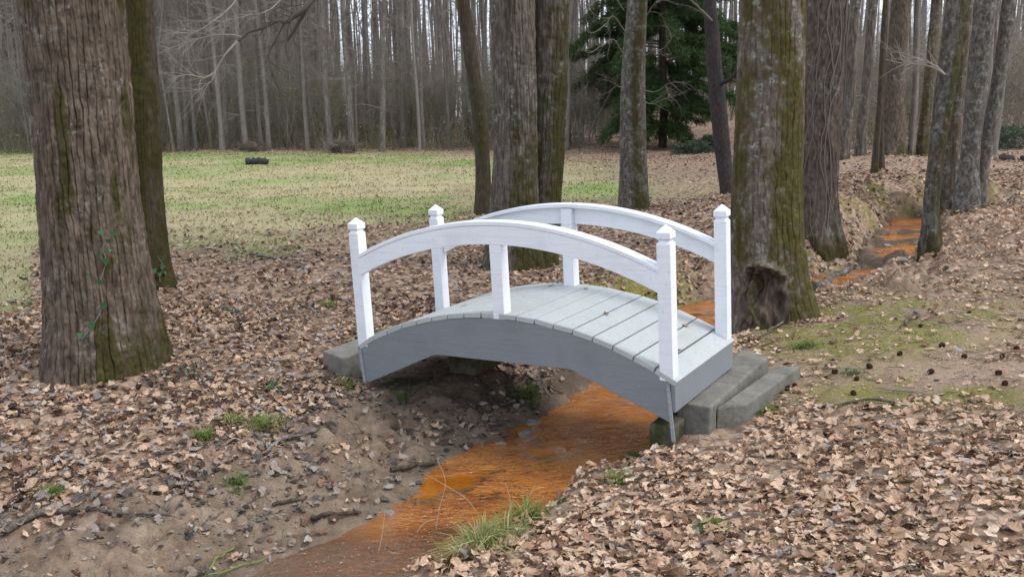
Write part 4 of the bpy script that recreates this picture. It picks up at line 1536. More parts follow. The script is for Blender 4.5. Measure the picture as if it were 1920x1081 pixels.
# ------------------------------------------------------------------ fallen leaves
def leaf_tpl(ws, rg, curl, fold, simple=False):
    n = len(ws)
    t_ = np.linspace(0, 1, n + 2)
    w_ = np.r_[0, ws, 0]
    V, fs = [], []
    bend = rg.uniform(-.5, .9) * curl
    twist = rg.normal(0, .5) * curl
    skew = rg.normal(0, .03, n + 2)
    rip = rg.normal(0, .035, (n + 2, 2)) * curl
    for k in range(n + 2):
        x = t_[k] - .5
        zc = bend * x * x + .0
        V.append((x, skew[k], zc))
    for sgn in (1, -1):
        for k in range(1, n + 1):
            x = t_[k] - .5
            V.append((x + .03 * sgn, skew[k] + sgn * w_[k], bend * x * x + fold * w_[k] + twist * x * sgn * w_[k] * 2 + rip[k, 0 if sgn > 0 else 1]))
    V = np.array(V)
    a = lambda k: n + 2 + k - 1
    b = lambda k: n + 2 + n + k - 1
    q, tr_ = [], []
    for f_, rev in ((a, False), (b, True)):
        l = [(0, 1, f_(1)), ] if n else []
        tr_.append((0, 1, f_(1)) if not rev else (1, 0, f_(1)))
        for k in range(1, n):
            q.append((k, k + 1, f_(k + 1), f_(k)) if not rev else (k + 1, k, f_(k), f_(k + 1)))
        tr_.append((n, n + 1, f_(n)) if not rev else (n + 1, n, f_(n)))
    return V, np.array(q).reshape(-1, 4), np.array(tr_)


SH = [(.17, .25, .27, .24, .15), (.14, .34, .16, .36, .2, .26, .1), (.22, .4, .38, .2, .33, .3), (.2, .3, .3, .2), (.1, .3, .13, .4, .16, .38, .14), (.28, .42, .30, .38, .12), (.12, .2, .22, .17, .08)]
lr = np.random.default_rng(77)
TPL = [leaf_tpl(SH[a % len(SH)], lr, 1. if a < 21 else 1.7, lr.uniform(-.15, .5)) for a in range(28)]
TPS = [leaf_tpl((.26, .3), lr, 1., lr.uniform(-.2, .5)) for a in range(6)]
LPAL = np.array([(.66, .465, .325), (.59, .405, .285), (.50, .325, .21), (.69, .54, .41), (.21, .115, .072), (.11, .06, .042), (.30, .175, .11), (.33, .285, .26), (.45, .40, .375), (.06, .038, .03), (.40, .24, .14)])
LPW = np.array([.23, .23, .16, .12, .06, .035, .09, .015, .012, .015, .04])
# leaves lying under the trees of the meadow side are older and greyer
LPW2 = np.array([.13, .14, .13, .08, .10, .09, .1, .08, .07, .06, .02])


def normals(x, y, e=.05):
    hx = (H(x + e, y) - H(x - e, y)) / (2 * e)
    hy = (H(x, y + e) - H(x, y - e)) / (2 * e)
    n_ = np.c_[-hx, -hy, np.ones(len(x))]
    return n_ / np.linalg.norm(n_, axis=1)[:, None]


trunks = [(t1, 1.25), (t2, 1.2), (tw, 1.3), (mos, 1.15), (mid, 1.), (r2, 1.), (slim, 1.)]
NB_ = np.array(BR.inverted())


def scatter(mb, x0, x1, y0, y1, dens, tpls, size, rg, lift, tilt, cond=None, gamma=1.):
    n = int((x1 - x0) * (y1 - y0) * dens)
    x, y = rg.uniform(x0, x1, n), rg.uniform(y0, y1, n)
    px, py, dp = pix(np.c_[x, y, np.full(n, -.1)])
    k = (px > -300) & (px < 2220) & (py < 1330) & (py > 200)
    x, y = x[k], y[k]
    z, d, sd, val, mud = ground_info(x, y)
    lf, gr_, mo_, pa_, px, py, dp, n1, n2 = zones(x, y, z, d, sd, val)
    p = lf ** gamma
    p *= np.clip(.75 + .45 * fbm(x * 2.2 + 3, y * 2.2, o=2), .15, 1)
    if cond is not None:
        p = p * cond(x, y, px, py)
    k = rg.random(len(x)) < p
    for tr_, f_ in trunks:
        k &= np.hypot(x - tr_['base'][0], y - tr_['base'][1]) > tr_['rad'][0] * f_ * .9
    # not through the blocks and the ends of the bridge
    lc = np.c_[x, y, z, np.ones(len(x))] @ NB_.T
    k &= ~((lc[:, 0] > -2.65) & (lc[:, 0] < .40) & (lc[:, 1] > -.03) & (lc[:, 1] < 1.04) & ((lc[:, 0] < -1.75) | (lc[:, 0] > -.3)))
    x, y, z, sd, px, py = x[k], y[k], z[k], sd[k], px[k], py[k]
    n = len(x)
    nn = normals(x, y) + rg.normal(0, 1, (n, 3)) * tilt * np.clip(rg.gamma(1.6, .6, n), 0, 2.6)[:, None]
    nn /= np.linalg.norm(nn, axis=1)[:, None]
    az = rg.uniform(0, 2 * PI, n)
    h_ = np.c_[np.cos(az), np.sin(az), np.zeros(n)]
    ax = h_ - (h_ * nn).sum(1)[:, None] * nn
    ax /= np.linalg.norm(ax, axis=1)[:, None]
    ay = np.cross(nn, ax)
    L = (size[0] + (size[1] - size[0]) * rg.beta(1.7, 2., n)) * np.where(rg.random(n) < .25, .6, 1.)
    zz = z + rg.uniform(.004, lift, n) + L * .1 * np.abs(1 - nn[:, 2])
    wt = np.where(sd[:, None] > .5, LPW, LPW2)
    cw = np.cumsum(wt, 1) / wt.sum(1)[:, None]
    ci = np.minimum((rg.random((n, 1)) > cw).sum(1), len(LPAL) - 1)
    col = LPAL[ci] * rg.uniform(.78, 1.15, (n, 1)) * np.where(sd[:, None] > .5, 1., .88)
    onmud = ((sd < .5) & (mud[k] > .35) & (y < 8))[:, None]
    old = np.array([(.30, .24, .195), (.17, .14, .12), (.36, .30, .26), (.11, .09, .08)])[rg.integers(0, 4, n)]
    col = np.where(onmud & (rg.random((n, 1)) < .6), old, col)
    ti = rg.integers(0, len(tpls), n)
    for q_, (V, fq, ft) in enumerate(tpls):
        s_ = np.where(ti == q_)[0]
        if not len(s_):
            continue
        W = (V[None, :, 0:1] * ax[s_, None] + V[None, :, 1:2] * ay[s_, None] + V[None, :, 2:3] * nn[s_, None]) * L[s_, None, None]
        W = W + np.stack([x[s_], y[s_], zz[s_]], -1)[:, None]
        off = (np.arange(len(s_)) * len(V))[:, None, None]
        mb.add(W.reshape(-1, 3), [(fq[None] + off).reshape(-1, 4), (ft[None] + off).reshape(-1, 3)], col=np.repeat(col[s_], len(V), 0))
    return n


rl_ = np.random.default_rng(5)
L1 = MB()
cnt = [scatter(L1, -5., 5.4, 2.4, 5.2, 1150, TPL, (.03, .095), rl_, .032, .3),
       scatter(L1, -6.5, 8., 5.2, 9.5, 820, TPL, (.035, .095), rl_, .032, .3),
       scatter(L1, -7., 14., 9.5, 18., 300, TPS, (.05, .10), rl_, .035, .3)]
tag(L1.build('leaf_litter', M['leaf'], None, False), 'brown and tan fallen leaves covering both banks of the creek', 'fallen leaves', None, 'stuff')
L2 = MB()
cnt.append(scatter(L2, -24, 24., 18., 44., 62, TPS, (.05, .10), rl_, .04, .3, gamma=.9))
tag(L2.build('scattered_leaves', M['leaf'], None, False), 'far fallen leaves strewn over the meadow and under the far trees', 'fallen leaves', None, 'stuff')
L3 = MB()
CR = [leaf_tpl((.3,), lr, 1., lr.uniform(-.2, .5)) for a in range(4)]
LEAFW = LPAL.copy()
LPAL = LPAL * .9
_z = zones


def zones(x, y, z, d, side, val):      # crumbs lie where whole leaves are few
    q = list(_z(x, y, z, d, side, val))
    q[0] = np.clip(.4 + 1.1 * q[3] + .6 * q[2], 0, 1) * (d > .05) * (side > .5) + .5 * (side < .5) * (d > .15)
    return tuple(q)


cnt.append(scatter(L3, -4.5, 7.5, 3., 12., 520, CR, (.008, .038), rl_, .012, .3))
zones = _z
tag(L3.build('leaf_crumbs', M['leaf'], None, False), 'brown crumbs of broken leaves on the bare path and the mud', 'leaf crumbs', None, 'stuff')
print('leaves', cnt)


# ------------------------------------------------------------------ grass
def blades(mb, x, y, z, hgt, wid, lean, col, rg, az=None):
    n = len(x)
    a = rg.uniform(0, 2 * PI, n) if az is None else az
    d = np.c_[np.cos(a), np.sin(a)] * lean[:, None]
    s_ = np.c_[-np.sin(a), np.cos(a), np.zeros(n)] * wid[:, None]
    B0 = np.c_[x, y, z - .01]
    B1 = B0 + np.c_[d * .35, np.full(n, .6)] * hgt[:, None]
    B2 = B0 + np.c_[d, np.clip(1 - .35 * lean, .15, 1)] * hgt[:, None]
    V = np.stack([B0 - s_, B0 + s_, B1 - s_ * .8, B1 + s_ * .8, B2], 1).reshape(-1, 3)
    i = np.arange(n)[:, None] * 5
    mb.add(V, [np.concatenate([i, i + 1, i + 3, i + 2], 1), np.concatenate([i + 2, i + 3, i + 4], 1)], col=np.repeat(col, 5, 0))


gr = np.random.default_rng(12)
GPAL = np.array([(.12, .17, .045), (.17, .215, .065), (.22, .24, .085), (.31, .275, .125), (.37, .31, .175), (.43, .36, .24)])
GM = MB()
for (x0, x1, y0, y1, dn, hm) in ((-9, 6, 7.5, 14, 430, .05), (-15, 9, 14, 24, 230, .055), (-24, 15, 24, 44, 85, .065)):
    n = int((x1 - x0) * (y1 - y0) * dn)
    x, y = gr.uniform(x0, x1, n), gr.uniform(y0, y1, n)
    z, d, sd, val, mud = ground_info(x, y)
    lf, g_, mo_, pa_, px, py, dp, n1, n2 = zones(x, y, z, d, sd, val)
    cl_ = fbm(x * .55 + 20, y * .55, o=3)
    k = (gr.random(n) < g_ * np.clip(.62 + .5 * fbm(x * 3, y * 3, o=2), .08, 1)) & (d > .15) & (px > -300) & (px < 2220)
    x, y, z, cl_, px, py = x[k], y[k], z[k], cl_[k], px[k], py[k]
    n = len(x)
    lush = lush_of(x, y, px, py)
    ci = np.where(gr.random(n) < lush, gr.integers(0, 3, n), gr.integers(3, 6, n))
    blades(GM, x, y, z, hm * gr.uniform(.5, 1.5, n), gr.uniform(.003, .007, n) * (1 + y / 24), gr.uniform(.1, 1.3, n), GPAL[ci] * gr.uniform(.75, 1.2, (n, 1)), gr)
tag(GM.build('meadow_grass', M['green'], None, False), 'short green and straw coloured grass of the meadow', 'grass', None, 'stuff')
# sparse green among the leaves and on the mossy path
GS = MB()
n = 90000
x, y = gr.uniform(-6, 9, n), gr.uniform(3, 15, n)
z, d, sd, val, mud = ground_info(x, y)
lf, g_, mo_, pa_, px, py, dp, n1, n2 = zones(x, y, z, d, sd, val)
cl_ = fbm(x * 1.5 + 7, y * 1.5 + 3, o=3)
k = (d > .1) & (gr.random(n) < np.clip(sstep(.2, .65, cl_) * .7 + .3 * mo_ * sstep(0, .4, fbm(x * 4, y * 4, o=2)) + .95 * gauss(px, py, 1640, 605, 200, 48) * sstep(-.1, .3, fbm(x * 3.3, y * 3.3, o=2)), 0, 1) * (1 - .6 * pa_))
x, y, z, mo_ = x[k], y[k], z[k], mo_[k]
n = len(x)
blades(GS, x, y, z, gr.uniform(.02, .065, n), gr.uniform(.0015, .0032, n), gr.uniform(.2, 1.3, n), GPAL[np.where(gr.random(n) < .7, gr.integers(0, 3, n), gr.integers(3, 6, n))] * gr.uniform(.75, 1.2, (n, 1)), gr)
tag(GS.build('sparse_grass', M['green'], None, False), 'thin blades of grass growing up between the fallen leaves', 'grass', None, 'stuff')


def tuft(px, py, rad, n, h_, lab, pal=(0, 1, 2, 2, 3), lean=(.2, 1.2), seed=0, flat=1.):
    rg = np.random.default_rng(seed + 900)
    n = int(n * 1.15)
    c = gp(px, py)[0]
    a, r_ = rg.uniform(0, 2 * PI, n), rad * np.minimum(np.abs(rg.normal(0, .5, n)), .95)
    x, y = r_ * np.cos(a), r_ * np.sin(a) * flat
    z = H(x + c[0], y + c[1]) - c[2]
    mb = MB()
    blades(mb, x, y, z, h_ * rg.uniform(.3, 1.1, n), rg.uniform(.002, .004, n), rg.uniform(*lean, n), GPAL[np.array(pal)[rg.integers(0, len(pal), n)]] * rg.uniform(.7, 1.2, (n, 1)) * np.array([.9, 1.0, .75]), rg, a + rg.normal(0, .7, n))
    return tag(mb.build('grass_tuft', M['green'], None, False, c), lab, 'grass tuft', 'grass tufts along the creek')


tuft(900, 1030, .2, 420, .19, 'large pale green and straw grass clump hanging over the near edge of the orange water', (1, 2, 2, 3, 4, 5), (.3, 1.6), 1)
tuft(985, 975, .12, 220, .15, 'medium green grass clump on the water edge just above the large clump', (0, 1, 1, 2, 3), (.3, 1.5), 2)
tuft(382, 825, .08, 170, .11, 'bright green grass tuft in the leaves, below the huge oak trunk', (0, 1, 1, 2), (.2, 1.1), 3)
tuft(445, 905, .065, 140, .075, 'small green grass tuft alone on the grey mud', (1, 1, 2), (.3, 1.3), 4)
tuft(435, 795, .07, 120, .10, 'small olive grass tuft left of the long mossy grass clump', (0, 1, 2, 3), (.3, 1.2), 11)
tuft(500, 800, .13, 260, .11, 'long olive green grass clump at the top of the muddy bank', (0, 1, 2, 2, 3), (.3, 1.3), 5)
tuft(95, 930, .075, 170, .085, 'green grass tuft in the leaves at the lower left corner', (0, 1, 1), (.2, 1.2), 6)
tuft(650, 725, .16, 260, .08, 'yellow green mossy grass beside the mossy footing of the footbridge', (1, 2, 2, 3), (.3, 1.3), 7)
tuft(1435, 775, .09, 150, .07, 'green grass tuft against the outer concrete step block', (0, 1, 2), (.3, 1.3), 8)
tuft(1335, 990, .08, 160, .065, 'green grass tuft among the tan leaves at the lower right', (0, 0, 1), (.3, 1.2), 9)
tuft(615, 575, .12, 170, .10, 'yellow green grass tuft between the huge oak and the footbridge', (1, 2, 2, 3), (.3, 1.2), 10)
tuft(990, 735, .13, 240, .10, 'mossy green tuft on the cut bank seen under the footbridge', (0, 1, 2), (.4, 1.6), 12)
tuft(1400, 660 + 40, .0 + .08, 110, .09, 'grass tuft at the foot of the mossy tree behind the concrete steps', (0, 1, 2, 3), (.3, 1.2), 13)
tuft(1190, 855, .1, 160, .10, 'dark green grass tuft beside the small footing block at the water', (0, 0, 1), (.3, 1.4), 14)
tuft(1160, 905, .07, 100, .09, 'thin grass tuft on the near lip of the bank, left of the small footing block', (0, 1, 2), (.3, 1.4), 15)
tuft(1600, 700, .09, 120, .06, 'low grass tuft on the bare path right of the outer concrete block', (0, 1, 2), (.4, 1.4), 16)
tuft(1510, 650, .14, 240, .08, 'dark green grass clump between the mossy tree and the bare path', (0, 1, 1, 2), (.4, 1.4), 17)

# dry stalks that lean over the water
c = gp(905, 1010)[0]
for k_, pts in enumerate(([(905, 990), (880, 940), (828, 905), (790, 885)], [(815, 1025), (822, 960), (835, 905), (820, 860)], [(765, 1035), (790, 985), (822, 970)], [(958, 975), (955, 930), (948, 905)],
                          [(975, 960), (990, 935), (1005, 905)], [(700, 1070), (715, 1010), (722, 955)])):
    g0 = gp(*[np.array([v_], float) for v_ in pts[0]])[0]
    P = np.array([at_y(x, y, g0[1] + .06 * a) for a, (x, y) in enumerate(pts)])
    T_ = np.linspace(0, 1, len(P))
    P = crom(T_, P, np.linspace(0, 1, 14))
    mb = MB()
    tube(mb, P - P[0], np.linspace(.0028, .0012, 14), 5)
    o = mb.build('dry_stalk', M['cut'], None, True, P[0])
    tag(o, ('long bent dry stalk arching from the grass clump over the orange water', 'upright dry stalk standing in front of the orange water', 'short dry stalk leaning right at the near shore', 'short dry stalk in the medium grass clump',
            'dry stalk leaning right beside the medium grass clump', 'dry stalk rising from the pale shallow water at the lower edge')[k_], 'dry stalk', 'dry stalks by the water')


# ------------------------------------------------------------------ sticks, logs, stones
def stick(pts, r0, r1, lab, mat, name='fallen_branch', cat='branch', lift=.012, seed=0, twigs=0, group='fallen branches'):
    rg = np.random.default_rng(seed + 300)
    G = gp([p[0] for p in pts], [p[1] for p in pts])
    T_ = np.linspace(0, 1, len(G))
    s_ = np.linspace(0, 1, 26)
    P = crom(T_, G, s_)
    L = np.linalg.norm(P[-1] - P[0])
    P[:, :2] += np.c_[fbm(s_ * 5 + seed, s_ * 0, o=2), fbm(s_ * 5, s_ * 0 + seed, o=2)] * .02 * L
    P[:, 2] = .6 * P[:, 2] + .4 * H(P[:, 0], P[:, 1]) + lift + r0 * .5
    mb = MB()
    R = np.linspace(r0, r1, 26) * (1 + .1 * rg.normal(0, 1, 26))
    tube(mb, P - P[0], R, 7, moss=.1)
    for a in range(twigs):
        i_ = rg.integers(5, 24)
        d = P[i_ + 1] - P[i_]
        d = d / np.linalg.norm(d)
        grow(mb, P[i_] - P[0], d + rg.normal(0, .6, 3) * [1, 1, .3], L * rg.uniform(.15, .35), R[i_] * .5, 0, rg, 0, 4, .15, (2,), (4, 3))
        mb.a['moss'].append(np.zeros(mb.n - sum(len(q_) for q_ in mb.a['moss'])))
    return tag(mb.build(name, mat, None, True, P[0]), lab, cat, group)


B = M['bark_smooth']
stick([(15, 1000), (75, 972), (150, 962), (310, 968)], .022, .008, 'long dark fallen branch lying across the leaves at the lower left', M['bark_grey'], seed=1, twigs=4)
stick([(300, 968), (345, 920), (400, 880), (470, 862)], .010, .005, 'thin pale branch rising to the right from the end of the long dark branch', B, seed=2, twigs=2)
stick([(500, 855), (530, 828), (575, 815), (620, 805)], .013, .008, 'bent grey stick between the long olive grass clump and the mud', B, seed=3, twigs=1)
stick([(350, 1015), (375, 990), (420, 970)], .007, .003, 'thin curved twig on the sandy mud above the lower edge', B, seed=4)
stick([(585, 975), (620, 968), (675, 966)], .016, .010, 'short thick dark stick at the edge of the sandy shore', M['bark_dark'], seed=5)
stick([(510, 955), (545, 943), (575, 940)], .012, .008, 'short dark stick half buried in the mud left of the sandy shore', M['bark_dark'], seed=6)
stick([(735, 885), (775, 880), (818, 872)], .017, .012, 'grey log stub lying on the mud close to the orange water', M['bark_dark'], seed=7)
stick([(1697, 612), (1703, 600), (1722, 596), (1716, 588)], .014, .012, 'pale crooked stick lying on the mossy path at the right', B, seed=8)
stick([(1830, 858), (1880, 855), (1925, 862)], .010, .008, 'dark twig lying in the leaves at the right border', M['bark_dark'], seed=9)
stick([(1560, 770), (1630, 752), (1690, 760)], .009, .005, 'thin twig lying where the bare path meets the leaves', M['bark_dark'], seed=10)
stick([(1440, 632), (1470, 612), (1500, 590)], .010, .006, 'pale stick leaning at the foot of the mossy tree', B, seed=11, lift=.05)
stick([(1530, 545), (1560, 528), (1592, 510)], .05, .04, 'grey log lying along the creek bank right of the mossy tree', B, 'fallen_log', 'log', seed=12)
stick([(1850, 395), (1880, 380), (1925, 360)], .03, .02, 'fallen limb on the leafy slope right of the pale leaning tree', B, seed=13)
stick([(470, 478), (510, 486), (560, 484)], .022, .012, 'pale fallen branch lying in the leaves at the near edge of the meadow', B, seed=14, twigs=2)
stick([(380, 252), (405, 260), (432, 266)], .06, .04, 'pale fallen trunk slanting down at the far wood edge left of the brush heap', B, 'fallen_log', 'log', seed=15)
stick([(505, 270), (545, 268), (590, 270)], .05, .03, 'thin log lying flat at the far wood edge between brush heap and root mound', B, 'fallen_log', 'log', seed=16)
stick([(955, 700), (1000, 715), (1040, 722)], .012, .006, 'root hanging down the cut bank under the footbridge', M['bark_dark'], 'exposed_root', 'root', seed=17, group='roots in the cut bank')
for k_, pts in enumerate((((930, 690), (955, 712), (968, 738)), ((985, 700), (1012, 722), (1030, 748)), ((890, 700), (915, 730), (960, 748)), ((1015, 705), (1035, 722), (1058, 740)), ((860, 735), (905, 742), (945, 770)))):
    stick(list(pts), .009, .004, 'thin dark root laid bare in the eroded bank under the footbridge', M['bark_dark'], 'exposed_root', 'root', seed=60 + k_, group='thin roots in the eroded bank')
stick([(870, 770), (920, 760), (985, 765)], .012, .006, 'root running along the dark scour under the footbridge', M['bark_dark'], 'exposed_root', 'root', seed=18, group='roots in the cut bank')
stick([(385, 1078), (410, 1048), (440, 1030)], .006, .004, 'fresh yellow green iris blade lying at the lower edge', NT('green blade').fin((.15, .19, .04), .6), 'iris_leaf', 'leaf blade', seed=19, group='green blades at the lower edge')
stick([(385, 1079), (440, 1068), (495, 1052)], .005, .003, 'second darker green iris blade lying flat at the lower edge', NT('dark green blade').fin((.13, .2, .04), .6), 'iris_leaf', 'leaf blade', seed=20, group='green blades at the lower edge')


def rock(loc, s, seed, mat, lab=None, name='stone', cat='stone', group=None, sink=.3):
    rg = np.random.default_rng(seed)
    nu, nv = 18, 12
    th, ph = np.meshgrid(np.arange(nu) * 2 * PI / nu, np.linspace(.02, PI - .02, nv))
    d = np.stack([np.cos(th) * np.sin(ph), np.sin(th) * np.sin(ph), np.cos(ph)], -1).reshape(-1, 3)
    r_ = 1 + .3 * fbm(d[:, 0] * 1.4 + seed, d[:, 1] * 1.4, d[:, 2] * 1.4, 3)
    V = d * r_[:, None] * np.array(s)
    i = np.arange(nv - 1)[:, None] * nu
    j = np.arange(nu)[None]
    mb = MB()
    mb.add(V, [np.stack([i + j, i + (j + 1) % nu, i + nu + (j + 1) % nu, i + nu + j], -1).reshape(-1, 4)[:, ::-1], np.arange(nu)[None], (np.arange(nu) + (nv - 1) * nu)[None, ::-1]])
    o = mb.build(name, mat, None, True, (loc[0], loc[1], loc[2] + s[2] * (1 - 2 * sink)))
    o.rotation_euler = (0, 0, rg.uniform(0, 6))
    return tag(o, lab, cat, group)


for k_, (px, py, s, lab) in enumerate(((1690, 488, .08, 'stone breaking the water on the right of the lower riffle'), (1660, 470, .09, 'flat stone in the middle of the upper riffle'),
                                       (1500, 520, .14, 'brown stone at the water edge behind the mossy tree'),
                                       (985, 815, .07, 'flat pale stone at the left water edge under the footbridge'), (940, 835, .05, 'dark stone in the shallow bay left of the orange water'), (1000, 795, .06, 'grey stone half in the water below the cut bank'),
                                       (865, 905, .035, 'small dark stone in the orange water'), (1085, 770, .05, 'small stone in the ripples under the footbridge'), (730, 962, .04, 'small grey stone on the sandy shore'))):
    p_ = gp(px, py)[0]
    rock(p_, (s, s * .8, s * .4), 40 + k_, M['stone'], lab, group='stones in the creek', sink=.35)

# pebbles, chips and dark bits on the mud
pb = MB()
pr_ = np.random.default_rng(31)
n = 20000
x, y = pr_.uniform(-3.2, 1.6, n), pr_.uniform(3.2, 8.3, n)
z, d, sd, val, mud = ground_info(x, y)
k = (sd < .5) & (d > -.12) & (d < 1.4) & (pr_.random(n) < np.clip(.45 + .8 * fbm(x * 2, y * 2, o=2), .05, 1))
x, y, z = x[k], y[k], z[k]
n = len(x)
s_ = pr_.gamma(1.6, .0048, n) + .003
oc = np.array([(1, 0, 0), (0, 1, 0), (-1, 0, 0), (0, -1, 0), (0, 0, .5), (0, 0, -.5)], float)
V = (oc[None] * pr_.uniform(.5, 1.6, (n, 6, 1)) * s_[:, None, None] * np.array([1, 1, .6]))
a_ = pr_.uniform(0, 6.28, n)
V = np.stack([V[..., 0] * np.cos(a_)[:, None] - V[..., 1] * np.sin(a_)[:, None], V[..., 0] * np.sin(a_)[:, None] + V[..., 1] * np.cos(a_)[:, None], V[..., 2]], -1) + np.stack([x, y, z + s_ * .3], -1)[:, None]
fc = np.array([(0, 1, 4), (1, 2, 4), (2, 3, 4), (3, 0, 4), (1, 0, 5), (2, 1, 5), (3, 2, 5), (0, 3, 5)])
pal = np.array([(.09, .085, .085), (.15, .14, .135), (.24, .21, .18), (.05, .045, .045), (.33, .28, .22)])
pb.add(V.reshape(-1, 3), (fc[None] + (np.arange(n) * 6)[:, None, None]).reshape(-1, 3), col=np.repeat(pal[pr_.integers(0, 5, n)], 6, 0))
tag(pb.build('gravel', M['leaf'], None, False), 'grey gravel and dark chips on the muddy shore', 'gravel', None, 'stuff')
# fine twigs and pine straw in the litter
tw_ = MB()
n = 2600
x, y = pr_.uniform(-5, 6.5, n), pr_.uniform(3, 11, n)
z, d, sd, val, mud = ground_info(x, y)
k = d > .15
x, y, z = x[k], y[k], z[k]
for a in range(len(x)):
    an, L = pr_.uniform(0, 6.28), pr_.uniform(.05, .28)
    dd = np.array([math.cos(an), math.sin(an), pr_.normal(0, .08)]) * L
    p0 = np.array([x[a], y[a], z[a] + pr_.uniform(.01, .04)])
    tube(tw_, [p0 - dd / 2, p0 + pr_.normal(0, .01, 3), p0 + dd / 2], np.array([1., .9, .5]) * pr_.uniform(.0012, .0035), 3, False)
tag(tw_.build('twig_litter', M['twig'], None), 'fine twigs scattered in the fallen leaves', 'twigs', None, 'stuff')

# spiky sweetgum balls on the path
bm_ = MB()
nu, nv = 12, 8
th, ph = np.meshgrid(np.arange(nu) * 2 * PI / nu, np.linspace(.15, PI - .15, nv))
d = np.stack([np.cos(th) * np.sin(ph), np.sin(th) * np.sin(ph), np.cos(ph)], -1).reshape(-1, 3)
r_ = np.where((np.arange(nu)[None] + np.arange(nv)[:, None]) % 2 == 0, .021, .0145).ravel()
i = np.arange(nv - 1)[:, None] * nu
j = np.arange(nu)[None]
bm_.add(d * r_[:, None], [np.stack([i + j, i + (j + 1) % nu, i + nu + (j + 1) % nu, i + nu + j], -1).reshape(-1, 4)[:, ::-1], np.arange(nu)[None], (np.arange(nu) + (nv - 1) * nu)[None, ::-1]])
bl = [(1606, 713), (1625, 766), (1766, 650), (1808, 671), (1906, 655), (1884, 722), (1879, 671), (1726, 613), (1817, 590), (1872, 702), (1897, 782), (1687, 666), (1600, 740), (1478, 730), (1490, 725), (1630, 690), (1745, 700), (1565, 700)]
first = None
for (px, py), P in zip(bl, gp([b[0] for b in bl], [b[1] for b in bl])):
    if first is None:
        first = o = bm_.build('sweetgum_ball', M['burr'], None, False)
    else:
        o = first.copy()
        COL.objects.link(o)
    o.location = (P[0], P[1], P[2] + .014)
    o.rotation_euler = tuple(pr_.uniform(0, 6, 3))
    o.scale = [pr_.uniform(.85, 1.25)] * 3
    tag(o, 'dark spiky sweetgum ball lying on the bare path at the right', 'seed ball', 'sweetgum balls on the path')

# ivy on the huge oak and at the trunk behind it
def ivy(tr_, hx, lab, stem_pts):
    b_ = tr_['base']
    root = empty('ivy_vine', b_, lab, 'ivy')
    rg = np.random.default_rng(len(hx))

    def surf(px, py, lift):
        Yq = b_[1]
        for _ in range(6):               # front of the trunk where the pixel meets it
            p = at_y(px, py, Yq)
            c = crom(tr_['zz'], tr_['cen'], p[2:3])[0]
            r_ = float(np.interp(p[2], tr_['zz'], tr_['rad'])) * (1.1 + .12 * math.exp(-max(p[2] - b_[2], 0) / .35)) + lift
            dx = np.clip(p[0] - c[0], -r_ * .95, r_ * .95)
            Yq = c[1] - math.sqrt(r_ * r_ - dx * dx)
        n_ = np.array([dx / r_, -math.sqrt(1 - (dx / r_) ** 2), 0])
        return at_y(px, py, Yq), n_
    lf = MB()
    for px, py, s in hx:
        p, n_ = surf(px, py, .03)
        n_ = n_ + rg.normal(0, .3, 3) + [0, 0, .25]
        n_ /= np.linalg.norm(n_)
        up_ = np.array([rg.normal(0, .5), 0, -1.])
        ax = up_ - up_ @ n_ * n_
        ax /= np.linalg.norm(ax)
        ay = np.cross(n_, ax)
        o_ = [(-.42, 0, 0), (-.5, .25, .03), (-.3, .5, .06), (.0, .36, .04), (.55, 0, 0), (.0, -.36, .04), (-.3, -.5, .06), (-.5, -.25, .03), (0, 0, -.02)]
        V = [p - b_ + (a * ax + c * ay + z_ * n_) * s for a, c, z_ in o_]
        lf.add(V, np.array([(k, (k + 1) % 8, 8) for k in range(8)]), col=np.array((.035, .10, .035)) * rg.uniform(.8, 1.5))
    lf.build('leaves', M['green'], root, False)
    st = MB()
    P = np.array([surf(x, y, .012)[0] - b_ for x, y in stem_pts])
    tube(st, crom(np.linspace(0, 1, len(P)), P, np.linspace(0, 1, 30)), np.linspace(.005, .0025, 30), 5)
    st.build('stem', M['twig'], root)


ivy(t1, [(190, 437, .05), (212, 439, .045), (201, 452, .035), (192, 470, .04), (198, 491, .055), (187, 530, .04), (193, 574, .055), (172, 611, .06), (150, 629, .05), (183, 480, .03), (206, 470, .03), (165, 520, .03)],
    'small ivy with a few green leaves climbing the huge brown oak', [(150, 640), (172, 612), (192, 574), (188, 530), (199, 490), (192, 465), (205, 445), (196, 430)])
ivy(t2, [(290, 508, .06), (304, 500, .06), (310, 512, .05), (299, 515, .05)], 'ivy leaves at the foot of the dark moss covered trunk', [(300, 530), (300, 515), (306, 500), (296, 480)])
